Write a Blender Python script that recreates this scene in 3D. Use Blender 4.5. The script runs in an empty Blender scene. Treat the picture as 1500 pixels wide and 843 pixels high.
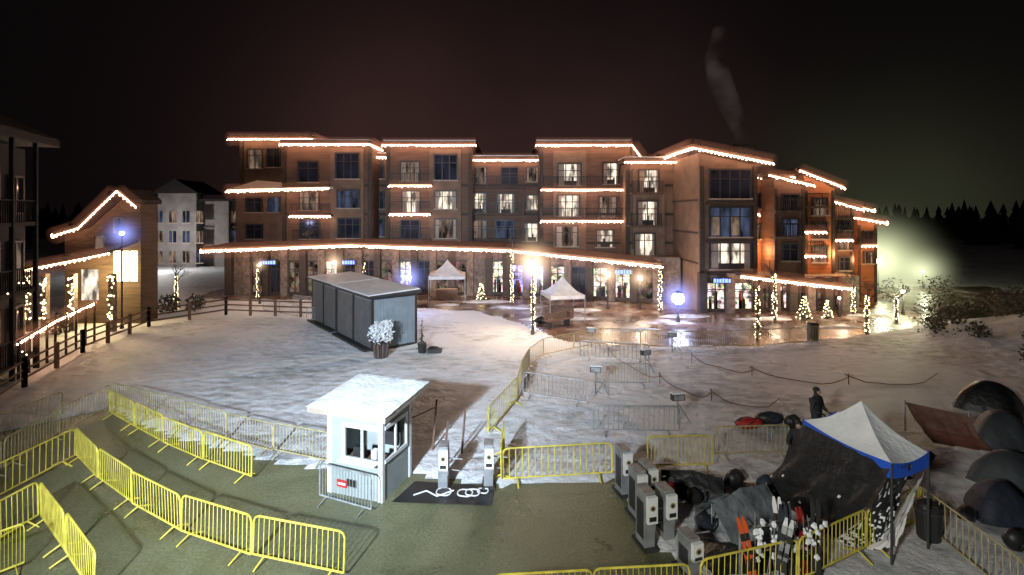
import bpy, math, random
from mathutils import Vector, Matrix, noise
random.seed(7)
S = bpy.context.scene
V = Vector
EYE = 7.25

# ------------------------------------------------------------------ materials
def newmat(name):
    m = bpy.data.materials.new(name); m.use_nodes = True
    nt = m.node_tree; nt.nodes.clear()
    o = nt.nodes.new('ShaderNodeOutputMaterial')
    return m, nt, o
def N(nt, t, **k):
    n = nt.nodes.new(t)
    for a, b in k.items():
        if a.startswith('i_'): n.inputs[a[2:].replace('_', ' ')].default_value = b
        else: setattr(n, a, b)
    return n
def pmat(name, col, rough=.7, metal=0., var=.25, scale=2., bump=0., bscale=15., spec=.5, rvar=0., stretch=None):
    m, nt, o = newmat(name); L = nt.links.new
    p = N(nt, 'ShaderNodeBsdfPrincipled'); L(p.outputs[0], o.inputs[0])
    p.inputs['Metallic'].default_value = metal
    p.inputs['Roughness'].default_value = rough
    p.inputs['Specular IOR Level'].default_value = spec
    g = N(nt, 'ShaderNodeNewGeometry'); src = g.outputs['Position']
    if stretch:
        mp = N(nt, 'ShaderNodeMapping'); mp.inputs['Scale'].default_value = stretch
        L(src, mp.inputs[0]); src = mp.outputs[0]
    n = N(nt, 'ShaderNodeTexNoise'); n.inputs['Scale'].default_value = scale; n.inputs['Detail'].default_value = 6
    L(src, n.inputs['Vector'])
    r = N(nt, 'ShaderNodeMapRange'); r.inputs[1].default_value = .3; r.inputs[2].default_value = .7
    L(n.outputs[0], r.inputs[0])
    mx = N(nt, 'ShaderNodeMix', data_type='RGBA')
    mx.inputs[6].default_value = (*[c*(1-var) for c in col], 1)
    mx.inputs[7].default_value = (*[min(1, c*(1+var)) for c in col], 1)
    L(r.outputs[0], mx.inputs[0]); L(mx.outputs[2], p.inputs['Base Color'])
    if rvar:
        r2 = N(nt, 'ShaderNodeMapRange'); r2.inputs[1].default_value = .35; r2.inputs[2].default_value = .65
        r2.inputs[3].default_value = max(.03, rough-rvar); r2.inputs[4].default_value = rough+rvar
        L(n.outputs[0], r2.inputs[0]); L(r2.outputs[0], p.inputs['Roughness'])
    if bump:
        n2 = N(nt, 'ShaderNodeTexNoise'); n2.inputs['Scale'].default_value = bscale; n2.inputs['Detail'].default_value = 5
        L(src, n2.inputs['Vector'])
        b = N(nt, 'ShaderNodeBump'); b.inputs['Strength'].default_value = 1; b.inputs['Distance'].default_value = bump
        L(n2.outputs[0], b.inputs['Height']); L(b.outputs[0], p.inputs['Normal'])
    return m
def emat(name, col, st, sample=True, pattern=None, scale=2.):
    m, nt, o = newmat(name); L = nt.links.new
    e = N(nt, 'ShaderNodeEmission'); e.inputs[0].default_value = (*col, 1); e.inputs[1].default_value = st
    L(e.outputs[0], o.inputs[0])
    if pattern:
        g = N(nt, 'ShaderNodeNewGeometry')
        if pattern == 'curtain':
            mp = N(nt, 'ShaderNodeMapping'); mp.inputs['Scale'].default_value = (1.2, 1.2, .45); L(g.outputs['Position'], mp.inputs[0])
            n = N(nt, 'ShaderNodeTexNoise'); n.inputs['Scale'].default_value = scale; n.inputs['Detail'].default_value = 4; L(mp.outputs[0], n.inputs['Vector'])
            r = N(nt, 'ShaderNodeMapRange'); r.inputs[1].default_value = .38; r.inputs[2].default_value = .62
            r.inputs[3].default_value = .08*st; r.inputs[4].default_value = st
            L(n.outputs[0], r.inputs[0]); L(r.outputs[0], e.inputs[1])
        else:
            v = N(nt, 'ShaderNodeTexVoronoi'); v.inputs['Scale'].default_value = scale; L(g.outputs['Position'], v.inputs['Vector'])
            n = N(nt, 'ShaderNodeTexNoise'); n.inputs['Scale'].default_value = 2.3; n.inputs['Detail'].default_value = 5; L(g.outputs['Position'], n.inputs['Vector'])
            mx = N(nt, 'ShaderNodeMix', data_type='RGBA', blend_type='MULTIPLY'); mx.inputs[0].default_value = .5
            mx.inputs[6].default_value = (*col, 1); L(v.outputs['Color'], mx.inputs[7]); L(mx.outputs[2], e.inputs[0])
            r = N(nt, 'ShaderNodeMapRange'); r.inputs[1].default_value = .38; r.inputs[2].default_value = .62
            r.inputs[3].default_value = .08*st; r.inputs[4].default_value = 1.5*st
            L(n.outputs[0], r.inputs[0]); L(r.outputs[0], e.inputs[1])
    try: m.cycles.emission_sampling = 'AUTO' if sample else 'NONE'
    except Exception: pass
    return m
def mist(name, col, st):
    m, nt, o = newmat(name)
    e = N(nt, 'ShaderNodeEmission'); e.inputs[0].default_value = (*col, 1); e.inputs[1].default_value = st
    nt.links.new(e.outputs[0], o.inputs['Volume'])  # emission-only volume, no scattering: the glow is built into it
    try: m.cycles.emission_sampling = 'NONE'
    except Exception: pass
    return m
def glow_ball(name, col, st):
    # mist whose own emission stands in for lamp glow, fading smoothly outwards
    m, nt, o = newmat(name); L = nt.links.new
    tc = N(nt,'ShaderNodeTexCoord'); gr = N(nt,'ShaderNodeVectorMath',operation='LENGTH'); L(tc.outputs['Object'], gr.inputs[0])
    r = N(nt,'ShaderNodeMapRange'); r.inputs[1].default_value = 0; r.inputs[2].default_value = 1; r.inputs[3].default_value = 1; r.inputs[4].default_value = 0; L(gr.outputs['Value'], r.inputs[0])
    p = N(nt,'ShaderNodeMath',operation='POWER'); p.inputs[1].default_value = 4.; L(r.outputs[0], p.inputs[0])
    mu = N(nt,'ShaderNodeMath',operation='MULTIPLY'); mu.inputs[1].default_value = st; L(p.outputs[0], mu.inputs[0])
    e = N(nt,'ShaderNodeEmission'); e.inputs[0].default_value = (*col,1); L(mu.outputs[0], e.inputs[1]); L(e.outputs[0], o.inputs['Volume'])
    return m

def snow_material(name):
    m, nt, o = newmat(name); L = nt.links.new
    p = N(nt, 'ShaderNodeBsdfPrincipled'); L(p.outputs[0], o.inputs[0])
    p.inputs['Roughness'].default_value = .6
    g = N(nt, 'ShaderNodeNewGeometry'); P = g.outputs['Position']
    big = N(nt, 'ShaderNodeTexNoise'); big.inputs['Scale'].default_value = .16; big.inputs['Detail'].default_value = 6; L(P, big.inputs['Vector'])
    mp = N(nt, 'ShaderNodeMapping'); mp.inputs['Scale'].default_value = (.7, 1.5, 1); mp.inputs['Rotation'].default_value = (0, 0, .35); L(P, mp.inputs[0])
    st = N(nt, 'ShaderNodeTexNoise'); st.inputs['Scale'].default_value = 1.6; st.inputs['Detail'].default_value = 9; st.inputs['Roughness'].default_value = .72; st.inputs['Distortion'].default_value = .6; L(mp.outputs[0], st.inputs['Vector'])
    mul = N(nt, 'ShaderNodeMath', operation='MULTIPLY'); L(big.outputs[0], mul.inputs[0]); L(st.outputs[0], mul.inputs[1])
    r = N(nt, 'ShaderNodeMapRange'); r.inputs[1].default_value = .25; r.inputs[2].default_value = .38; L(mul.outputs[0], r.inputs[0])
    mx = N(nt, 'ShaderNodeMix', data_type='RGBA')
    mx.inputs[6].default_value = (.80, .82, .87, 1); mx.inputs[7].default_value = (.38, .40, .42, 1)
    L(r.outputs[0], mx.inputs[0]); L(mx.outputs[2], p.inputs['Base Color'])
    v = N(nt, 'ShaderNodeTexVoronoi', feature='SMOOTH_F1'); v.inputs['Scale'].default_value = 2.1; L(P, v.inputs['Vector'])
    n2 = N(nt, 'ShaderNodeTexNoise'); n2.inputs['Scale'].default_value = 3.6; n2.inputs['Detail'].default_value = 9; n2.inputs['Roughness'].default_value = .7; L(P, n2.inputs['Vector'])
    ad = N(nt, 'ShaderNodeMath', operation='ADD'); L(v.outputs['Distance'], ad.inputs[0]); L(n2.outputs[0], ad.inputs[1])
    # trodden more heavily toward the right-hand waiting area
    sx = N(nt, 'ShaderNodeSeparateXYZ'); L(P, sx.inputs[0])
    tr = N(nt, 'ShaderNodeMapRange'); tr.inputs[1].default_value = -8; tr.inputs[2].default_value = 6; tr.inputs[3].default_value = .10; tr.inputs[4].default_value = .26; L(sx.outputs[0], tr.inputs[0])
    b = N(nt, 'ShaderNodeBump'); L(tr.outputs[0], b.inputs['Distance']); L(ad.outputs[0], b.inputs['Height']); L(b.outputs[0], p.inputs['Normal'])
    return m
SNOW = snow_material('snow')
SNOWC = pmat('clean_snow', (.80, .82, .86), .6, var=.08, bump=.03, bscale=9)
def paver_material():
    m, nt, o = newmat('wet_pavers'); L = nt.links.new
    p = N(nt, 'ShaderNodeBsdfPrincipled'); L(p.outputs[0], o.inputs[0])
    g = N(nt, 'ShaderNodeNewGeometry'); P = g.outputs['Position']
    br = N(nt, 'ShaderNodeTexBrick'); br.inputs['Scale'].default_value = 1.6; br.inputs['Mortar Size'].default_value = .02
    br.inputs['Color1'].default_value = (.18, .10, .07, 1); br.inputs['Color2'].default_value = (.12, .075, .055, 1); br.inputs['Mortar'].default_value = (.04, .03, .03, 1)
    L(P, br.inputs['Vector'])
    n = N(nt, 'ShaderNodeTexNoise'); n.inputs['Scale'].default_value = .55; n.inputs['Detail'].default_value = 8; n.inputs['Roughness'].default_value = .62; L(P, n.inputs['Vector'])
    r = N(nt, 'ShaderNodeMapRange'); r.inputs[1].default_value = .52; r.inputs[2].default_value = .66; L(n.outputs[0], r.inputs[0])
    mx = N(nt, 'ShaderNodeMix', data_type='RGBA'); L(r.outputs[0], mx.inputs[0]); L(br.outputs[0], mx.inputs[6]); mx.inputs[7].default_value = (.44, .42, .42, 1)
    L(mx.outputs[2], p.inputs['Base Color'])
    r2 = N(nt, 'ShaderNodeMapRange'); r2.inputs[1].default_value = .4; r2.inputs[2].default_value = .6; r2.inputs[3].default_value = .2; r2.inputs[4].default_value = .5
    L(n.outputs[0], r2.inputs[0]); L(r2.outputs[0], p.inputs['Roughness'])
    n2 = N(nt, 'ShaderNodeTexNoise'); n2.inputs['Scale'].default_value = 4; n2.inputs['Detail'].default_value = 5; L(P, n2.inputs['Vector'])
    b = N(nt, 'ShaderNodeBump'); b.inputs['Distance'].default_value = .02; L(n2.outputs[0], b.inputs['Height']); L(b.outputs[0], p.inputs['Normal'])
    return m
PAVER = paver_material()
def mat_floor():
    m, nt, o = newmat('wet_rubber_floor'); L = nt.links.new
    p = N(nt, 'ShaderNodeBsdfPrincipled'); L(p.outputs[0], o.inputs[0])
    g = N(nt, 'ShaderNodeNewGeometry'); P = g.outputs['Position']
    n = N(nt, 'ShaderNodeTexNoise'); n.inputs['Scale'].default_value = .45; n.inputs['Detail'].default_value = 9; n.inputs['Roughness'].default_value = .65; n.inputs['Distortion'].default_value = .3; L(P, n.inputs['Vector'])
    f = N(nt, 'ShaderNodeTexNoise'); f.inputs['Scale'].default_value = 14; f.inputs['Detail'].default_value = 6; f.inputs['Roughness'].default_value = .75; L(P, f.inputs['Vector'])
    r = N(nt, 'ShaderNodeMapRange'); r.inputs[1].default_value = .35; r.inputs[2].default_value = .68; L(n.outputs[0], r.inputs[0])
    mx = N(nt, 'ShaderNodeMix', data_type='RGBA'); L(r.outputs[0], mx.inputs[0]); mx.inputs[6].default_value = (.13, .135, .065, 1); mx.inputs[7].default_value = (.27, .275, .16, 1)
    fr = N(nt, 'ShaderNodeMapRange'); fr.inputs[1].default_value = .3; fr.inputs[2].default_value = .7; L(f.outputs[0], fr.inputs[0])
    mu = N(nt, 'ShaderNodeMix', data_type='RGBA', blend_type='MULTIPLY'); mu.inputs[0].default_value = .6; L(mx.outputs[2], mu.inputs[6]); L(fr.outputs[0], mu.inputs[7])
    L(mu.outputs[2], p.inputs['Base Color'])
    r2 = N(nt, 'ShaderNodeMapRange'); r2.inputs[1].default_value = .38; r2.inputs[2].default_value = .62; r2.inputs[3].default_value = .25; r2.inputs[4].default_value = .6
    L(n.outputs[0], r2.inputs[0]); L(r2.outputs[0], p.inputs['Roughness'])
    b = N(nt, 'ShaderNodeBump'); b.inputs['Distance'].default_value = .03; L(f.outputs[0], b.inputs['Height']); L(b.outputs[0], p.inputs['Normal'])
    return m
FLOOR = mat_floor()

BROWN = pmat('brown_siding', (.15, .085, .06), .75, var=.25, scale=1.2, bump=.02, bscale=6, stretch=(.4, .4, 5))
TAN = pmat('tan_stucco', (.19, .125, .092), .85, var=.2, scale=1.2, bump=.01, bscale=20)
STONE = pmat('stone_wall', (.17, .13, .11), .8, var=.45, scale=4, bump=.05, bscale=4)
DARKW = pmat('dark_timber', (.05, .036, .03), .7, var=.3, scale=4)
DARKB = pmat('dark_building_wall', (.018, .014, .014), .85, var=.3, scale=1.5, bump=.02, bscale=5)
CHAL = pmat('chalet_timber', (.085, .055, .035), .8, var=.3, scale=1.5, bump=.02, bscale=5, stretch=(.4, .4, 5))
DISTB = pmat('distant_wall', (.22, .20, .20), .85, var=.25, scale=.8)
ORANGE = pmat('orange_lit_siding', (.36, .14, .06), .75, var=.2, scale=1.5, bump=.02, bscale=6, stretch=(.4, .4, 5))  # orange lamplight on these walls is put into the siding colour
TRIM = pmat('window_frame', (.045, .038, .038), .5, var=.2)
LTRIM = pmat('light_trim', (.36, .29, .24), .6, var=.15)
DTRIM = pmat('dim_trim', (.08, .07, .065), .6, var=.15)
GLASS = pmat('dark_window_glass', (.025, .03, .05), .08, var=.5, scale=.7, spec=.8)
ROOFM = pmat('roof_fascia', (.09, .06, .046), .75, var=.3)
METAL = pmat('galvanised_metal', (.34, .35, .36), .5, .5, var=.3, scale=6)
DMETAL = pmat('dark_metal', (.05, .05, .055), .5, .4, var=.3)
YEL = pmat('yellow_paint', (.60, .51, .07), .5, var=.3, scale=4)
YELD = pmat('faded_barrier_paint', (.36, .31, .16), .6, var=.3, scale=5)
WARMF = pmat('tan_barrier_paint', (.48, .36, .18), .6, var=.25, scale=5)
GREYP = pmat('booth_grey_paint', (.30, .335, .325), .65, var=.10, scale=2, bump=.004, bscale=30)
WHITEP = pmat('white_paint', (.70, .71, .71), .5, var=.07)
GATEG = pmat('gate_grey_paint', (.24, .25, .26), .5, .2, var=.25, scale=4)
SHEDG = pmat('shed_grey_panel', (.21, .25, .28), .6, var=.15, scale=2)
SHEDD = pmat('shed_shutter', (.09, .10, .115), .6, .2, var=.2, scale=2)
BLACK = pmat('black_plastic', (.018, .018, .02), .5, var=.3)
TARP = pmat('black_tarp', (.011, .012, .014), .45, var=.4, scale=3, bump=.05, bscale=5)
WOOD = pmat('weathered_wood', (.13, .075, .05), .8, var=.3, scale=8)
BLUE = pmat('blue_fabric', (.015, .10, .66), .6, var=.12)
RED = pmat('red_fabric', (.4, .02, .02), .7, var=.3, scale=8)
WHITEF = pmat('white_fabric', (.64, .62, .62), .7, var=.15, bump=.03, bscale=4)
NAVY = pmat('navy_fabric', (.014, .019, .035), .7, var=.3, bump=.03, bscale=6)
GREYF = pmat('grey_tent_fabric', (.035, .042, .05), .65, var=.3, bump=.03, bscale=5)
GREYT = pmat('grey_ground_tarp', (.16, .18, .20), .5, var=.45, scale=3, bump=.06, bscale=5)
MAROON = pmat('maroon_fabric', (.13, .05, .035), .6, var=.3, bump=.03, bscale=5)
BARK = pmat('bark', (.09, .065, .05), .9, var=.4, scale=8, bump=.03, bscale=12)
NEEDLE = pmat('conifer_needles', (.03, .05, .027), .8, var=.45, scale=3)
FOREST = pmat('far_forest_needles', (.012, .014, .011), .9, var=.4, scale=.5)
BUSH = pmat('dry_shrub_leaves', (.07, .068, .042), .85, var=.5, scale=3)
SKIN = pmat('skin', (.5, .33, .26), .5, var=.08)
ORSKI = pmat('orange_ski_topsheet', (.65, .10, .02), .4, var=.25)

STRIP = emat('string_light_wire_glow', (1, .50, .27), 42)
BULB = emat('warm_bulb', (1, .66, .44), 22, sample=False)
TBULB = emat('tree_bulb', (1, .76, .40), 12, sample=False)
LITW = emat('lit_room_window', (1, .84, .66), 1.7, True, 'curtain', 1.7)
LITD = emat('dim_room_window', (.85, .58, .42), .3, False, 'curtain', 1.5)
LITB = emat('cool_room_window', (.35, .45, .8), .18, False, 'curtain', 1.2)
SHOPW = emat('shop_display_warm', (1, .84, .68), 1.8, True, 'vor', 5)
SHOPB = emat('shop_display_blue', (.35, .42, 1), 2.0, True, 'vor', 2.)
SHOPD = emat('shop_display_dim', (.9, .6, .45), .25, True, 'vor', 3.)
SIGNB = emat('blue_sign_face', (.2, .3, 1), 3.)
GLOBEW = emat('lamp_globe_warm', (1, .88, .74), 45)
GLOBEB = emat('lamp_globe_cool', (.5, .6, 1), 34)
FLARE = emat('bright_entry_light', (1, .84, .5), 9)
MSTR1 = mist('glow_mist_string_inner', (1, .42, .22), .5)
MSTR2 = mist('glow_mist_string_outer', (1, .36, .2), .06)

# ------------------------------------------------------------------ builder
class B:
    def __init__(s): s.v = []; s.f = []; s.mi = []; s.mats = []; s.M = Matrix.Identity(4)
    def mid(s, m):
        if m not in s.mats: s.mats.append(m)
        return s.mats.index(m)
    def add(s, vs, fs, m):
        o = len(s.v); i = s.mid(m)
        s.v += [s.M @ V(p) for p in vs]
        for f in fs: s.f.append([o+k for k in f]); s.mi.append(i)
    def box(s, x0, x1, y0, y1, z0, z1, m):
        s.add([(x0,y0,z0),(x1,y0,z0),(x1,y1,z0),(x0,y1,z0),(x0,y0,z1),(x1,y0,z1),(x1,y1,z1),(x0,y1,z1)],
              [(3,2,1,0),(4,5,6,7),(0,1,5,4),(1,2,6,5),(2,3,7,6),(3,0,4,7)], m)
    def hexa(s, bot, top, m):
        s.add(list(bot)+list(top), [(3,2,1,0),(4,5,6,7),(0,1,5,4),(1,2,6,5),(2,3,7,6),(3,0,4,7)], m)
    def cyl(s, p0, p1, r0, r1=None, n=8, m=None, cap=True):
        r1 = r0 if r1 is None else r1
        p0 = V(p0); p1 = V(p1); d = p1-p0
        if d.length < 1e-6: return
        d.normalize(); a = d.orthogonal().normalized(); b = d.cross(a)
        vs = []
        for p, r in ((p0, r0), (p1, r1)):
            for k in range(n):
                t = 2*math.pi*(k+.5)/n; vs.append(p+a*(r*math.cos(t))+b*(r*math.sin(t)))
        fs = [(k, (k+1) % n, n+(k+1) % n, n+k) for k in range(n)]
        if cap: fs += [tuple(range(n-1, -1, -1)), tuple(range(n, 2*n))]
        s.add(vs, fs, m)
    def tube(s, pts, r, n, m):
        for a, b in zip(pts[:-1], pts[1:]): s.cyl(a, b, r, r, n, m)
    def octa(s, c, r, m):
        c = V(c)
        s.add([c+V((r,0,0)),c+V((0,r,0)),c+V((-r,0,0)),c+V((0,-r,0)),c+V((0,0,r)),c+V((0,0,-r))],
              [(0,1,4),(1,2,4),(2,3,4),(3,0,4),(1,0,5),(2,1,5),(3,2,5),(0,3,5)], m)
    def ball(s, c, r, m, n=10, sc=(1,1,1), jit=0):
        vs = []; fs = []; R = n//2+1
        for i in range(R+1):
            ph = math.pi*i/R
            for k in range(n):
                t = 2*math.pi*k/n
                q = 1+random.uniform(-jit, jit)
                vs.append((c[0]+q*r*sc[0]*math.sin(ph)*math.cos(t), c[1]+q*r*sc[1]*math.sin(ph)*math.sin(t), c[2]+q*r*sc[2]*math.cos(ph)))
        for i in range(R):
            for k in range(n): fs.append((i*n+k, (i+1)*n+k, (i+1)*n+(k+1) % n, i*n+(k+1) % n))
        s.add(vs, fs, m)
    def poly(s, pts, m): s.add(pts, [tuple(range(len(pts)))], m)
    def make(s, name, parent=None, smooth=False, loc=None):
        me = bpy.data.meshes.new(name); me.from_pydata([tuple(p) for p in s.v], [], s.f)
        for m in s.mats: me.materials.append(m)
        me.polygons.foreach_set('material_index', s.mi)
        if smooth: me.polygons.foreach_set('use_smooth', [True]*len(s.f))
        me.update()
        o = bpy.data.objects.new(name, me); S.collection.objects.link(o)
        if parent: o.parent = parent
        if loc: o.location = loc
        return o
def empty(name, loc=(0,0,0), rz=0):
    o = bpy.data.objects.new(name, None); o.location = loc; o.rotation_euler[2] = rz
    S.collection.objects.link(o); return o
def light(name, kind, loc, energy, col, radius=.15, parent=None, aim=None, size=None, blend=1):
    l = bpy.data.lights.new(name, kind); l.energy = energy; l.color = col
    l.shadow_soft_size = radius
    o = bpy.data.objects.new(name, l); o.location = loc; S.collection.objects.link(o)
    if aim is not None: o.rotation_euler = (V(aim)-V(loc)).to_track_quat('-Z', 'Y').to_euler()
    if size: l.spot_size = math.radians(size); l.spot_blend = blend
    if parent: o.parent = parent
    return o
# image pixel coordinates -> metres : projected back onto an upright plane at distance D
def el(D, u, v): return V(((u-750)*D/750, D, EYE-(v-310)*D/750))

# ------------------------------------------------------------------ ground
def inside(x, y, P):
    c = False; j = len(P)-1
    for i in range(len(P)):
        if (P[i][1] > y) != (P[j][1] > y) and x < (P[j][0]-P[i][0])*(y-P[i][1])/(P[j][1]-P[i][1])+P[i][0]: c = not c
        j = i
    return c
PLAZA = [(-27,48),(-27,42.5),(-8,41),(-7.2,38.5),(-3,37.2),(.5,33.8),(1.8,30.5),(3.5,28.3),(8,27.4),(13,27.5),(18,29),(26,32),(45,36),(45,48)]
MATP = [(-14.8,18.7),(-10.7,16.3),(-7.9,15.1),(-5.1,14.2),(-2.6,14.0),(-.3,13.5),(2.9,13.8),(3.0,11.2),(3.5,10.3),(4.5,6),(4.5,-3),(-24,-3),(-22,12)]
ISL = [(-2.2,41.2,2.6,.9),(3.2,34.6,3.4,.9),(11.8,35.4,2.5,.7),(-.2,38.5,2.0,.6),(7.5,31.5,2.6,.5),(25,35.5,2.5,.6),(17,34.6,2.6,.4),(-5,39.6,1.4,.6),(5.2,37.6,1.8,.5),(20,32,2.6,.5)]
def gz(x, y):
    wx = x+.5*noise.noise(V((x*.6, y*.6, 3))); wy = y+.5*noise.noise(V((x*.6, y*.6, 9)))
    bank = max(0, min(1, (x-21)/12)); bank = bank*bank*(3-2*bank)*2.2*max(0, min(1, (34-y)/6))
    base = .05+.05*noise.noise(V((x*.35, y*.35, 1)))+.03*noise.noise(V((x*1.7, y*1.7, 5)))
    if inside(wx, wy, PLAZA):
        q = 0
        for cx, cy, rx, ry in ISL:
            q = max(q, 1-math.hypot((wx-cx)/rx, (wy-cy)/ry))
        return -.08+.3*min(q, .6) if q > 0 else -.08
    if inside(x+.3*(wx-x), y+.3*(wy-y), MATP): return -.08
    return base+bank
def rng(a, b, st):
    r = []
    while a < b: r.append(a); a += st
    return r
xs = [-500,-250,-120,-70,-45]+rng(-34, 42, .25)+[48,60,80,120,250,500]
ys = [-150,-60,-20,0,4]+rng(6, 47, .25)+[50,60,80,120,250,600]
g = B(); W = len(xs)
vs = [(x, y, gz(x, y) if (-36 < x < 60 and 3 < y < 50) else 0) for y in ys for x in xs]
fs = [(j*W+i, j*W+i+1, (j+1)*W+i+1, (j+1)*W+i) for j in range(len(ys)-1) for i in range(W-1)]
g.add(vs, fs, SNOW); g.make('snow_ground', smooth=True)
b = B(); b.poly([(x, y, -.01) for x, y in [(-29,50),(-29,41.5),(-9,40),(-8.2,37.5),(-4,36.2),(-.5,33),(.8,29.8),(2.5,27.5),(7,26.6),(13,26.6),(19,28),(27,31),(46,35),(46,50)]][::-1], PAVER); b.make('plaza_pavement')
b = B(); b.poly([(x, y, 0) for x, y in [(-15.4,19.2),(-10.7,17),(-7.9,15.7),(-5.1,14.8),(-2.6,14.6),(-.3,14.1),(3.2,14.4),(3.6,11.3),(4.2,10.3),(5.2,6),(5.2,-4),(-25,-4),(-23,12.5)]][::-1], FLOOR); b.make('rubber_floor_matting')

# ------------------------------------------------------------------ string lights
def string(b, pts, r=.075, sp=.27, strip=True, glow=1.):
    for a, c in zip(pts[:-1], pts[1:]):
        a = V(a); c = V(c); L = (c-a).length; n = max(1, int(L/sp))
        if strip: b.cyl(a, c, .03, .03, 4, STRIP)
        if glow:
            glowb.cyl(a, c, .2*glow, .2*glow, 10, MSTR1); glowb.cyl(a, c, .7*glow, .7*glow, 14, MSTR2)  # self-emitting tubes added to imitate the glow around the string
        for k in range(n+1):
            p = a.lerp(c, k/n)+V((0, -.05, -.06+random.uniform(-.05, .03)))
            if random.random() < .95: b.octa(p, r*random.uniform(.7, 1.2), BULB)
glowb = B()
# ------------------------------------------------------------------ hotel
hotel = empty('hotel_building', (0, 44, 0))
walls, trims, glass, frames, roofs, rails, strings, lites = B(), B(), B(), B(), B(), B(), B(), B()
def sect(D, u0, u1, vt, depth=9, wall=BROWN, z0=-.3):
    a = el(D, u0, vt); c = el(D, u1, vt)
    walls.box(a.x, c.x, D, D+depth, z0, a.z, wall); return a.x, c.x, a.z
def slab(D, u0, u1, v, depth=9, oh=.8, th=.32):
    a = el(D-oh, u0, v); c = el(D-oh, u1, v)
    roofs.box(a.x, c.x, D-oh, D+depth, a.z+.05, a.z+.05+th, ROOFM)
    roofs.box(a.x+.05, c.x-.05, D-oh+.05, D+depth-.1, a.z+.06+th, a.z+.16+th, SNOWC)
    return a, c
def win(D, u0, u1, v0, v1, lit=0, mull=1, door=False):
    a = el(D, u0, v1); c = el(D, u1, v0); x0, x1, z0, z1 = a.x, c.x, a.z, c.z
    m = {0: GLASS, 1: LITW, 2: LITD, 3: LITB}[lit]
    glass.poly([(x0, D-.02, z0), (x1, D-.02, z0), (x1, D-.02, z1), (x0, D-.02, z1)], m)
    t = .1; y0, y1 = D-.16, D-.005
    frames.box(x0-t, x0, y0, y1, z0, z1, TRIM); frames.box(x1, x1+t, y0, y1, z0, z1, TRIM)
    frames.box(x0-t, x1+t, y0-.01, y1, z1, z1+t*1.3, TRIM); frames.box(x0-t*1.6, x1+t*1.6, y0-.06, y1, z0-t, z0, LTRIM)
    for k in range(1, mull+1):
        xm = x0+(x1-x0)*k/(mull+1); frames.box(xm-.04, xm+.04, D-.09, D-.022, z0, z1, TRIM)
    zm = z0+(z1-z0)*.7; frames.box(x0, x1, D-.08, D-.023, zm-.03, zm+.03, TRIM)
    if lit in (1, 2):
        w = (x1-x0)*.17
        glass.box(x0, x0+w*random.uniform(.6, 1.6), D-.05, D-.03, z0, z1, LTRIM)
        glass.box(x1-w*random.uniform(.5, 1.4), x1, D-.05, D-.03, z0, z1, LTRIM)
        if lit == 1 and random.random() < .6:
            xx = x0+(x1-x0)*random.uniform(.35, .7); glass.box(xx, xx+.14, D-.045, D-.031, z0, z0+(z1-z0)*random.uniform(.3, .55), DARKW)
            glass.box(x0+.3, x1-.3, D-.042, D-.032, z0, z0+(z1-z0)*.22, DARKW)
def balcony(D, u0, u1, v, proud=1.1, lit=True, rail=True):
    a = el(D-proud, u0, v); c = el(D-proud, u1, v)
    rails.box(a.x, c.x, D-proud, D-.01, a.z-.02, a.z+.16, ROOFM)
    if lit: string(strings, [(a.x, D-proud-.04, a.z-.02), (c.x, D-proud-.04, c.z-.02)], glow=.85)
    if rail:
        z = a.z+.16
        rails.box(a.x+.03, c.x-.03, D-proud+.03, D-proud+.08, z+.9, z+.96, DMETAL)
        n = int((c.x-a.x)/.16)
        for k in range(n+1):
            x = a.x+.06+(c.x-a.x-.12)*k/n; r = .012 if k % 8 else .035
            rails.box(x-r, x+r, D-proud+.035, D-proud+.075, z, z+.9, DMETAL)
SE = [(50,352,424,207,TAN),(46,414,545,213,BROWN),(48.5,538,572,228,TAN),(46,566,692,215,BROWN),(48,686,794,238,BROWN),(45,790,930,215,BROWN),(43,916,1000,241,TAN)]
for D, u0, u1, vt, w in SE: sect(D, u0, u1, vt, wall=w)
for D, u0, u1, v0 in [(46,486,534,218),(46,630,676,220),(45,810,858,222),(43,926,972,248)]:
    a = el(D, u0, v0); c = el(D, u1, 365); walls.box(a.x, c.x, D-.35, D+.1, c.z, a.z, TAN)
for D, u0, u1, vt, w in SE:
    for vb in (272, 314, 356):
        a = el(D, u0, vb); c = el(D, u1, vb); trims.box(a.x, c.x, D-.12, D+.02, a.z-.12, a.z+.12, DARKW)
    for uu in (u0+3, u1-3):
        a = el(D, uu, vt); trims.box(a.x-.16, a.x+.16, D-.2, D+.03, -.2, a.z-.02, DARKW)
def roofline(D, u0, u1, v, oh=.9, side=None, dv=0):
    a, c = slab(D, u0, u1, v, oh=oh)
    y = D-oh-.05
    string(strings, [(a.x, y, a.z), (c.x, y, c.z)])
    if side == 'R': string(strings, [(c.x+.05, y, c.z), (c.x+.05, y+4.2, c.z)])
    if side == 'L': string(strings, [(a.x-.05, y, a.z), (a.x-.05, y+4.2, a.z)])
    for k in range(3):
        x = a.x+(c.x-a.x)*(k+.7)/3.4; roofs.box(x-.2, x+.2, D+2, D+2.5, a.z+.3, a.z+.75, DMETAL)
roofline(50, 334, 456, 204, side='R'); roofline(46, 410, 542, 212, side='R'); roofline(48.5, 533, 570, 231)
roofline(46, 560, 697, 213); roofline(48, 688, 798, 235); roofline(45, 785, 926, 213); roofline(43, 915, 997, 238)
a = el(44.1, 926, 213); string(strings, [a, a+V((.9, .6, -.95))])
a = el(44.6, 332, 281); c = el(44.6, 482, 273)
roofs.hexa([(a.x, 44.6, a.z), (c.x, 44.6, a.z+.2), (c.x, 46.2, a.z+.3), (a.x, 50, a.z+1.0)], [(a.x, 44.6, a.z+.2), (c.x, 44.6, a.z+.4), (c.x, 46.2, a.z+.5), (a.x, 50, a.z+1.3)], SNOWC)
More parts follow.
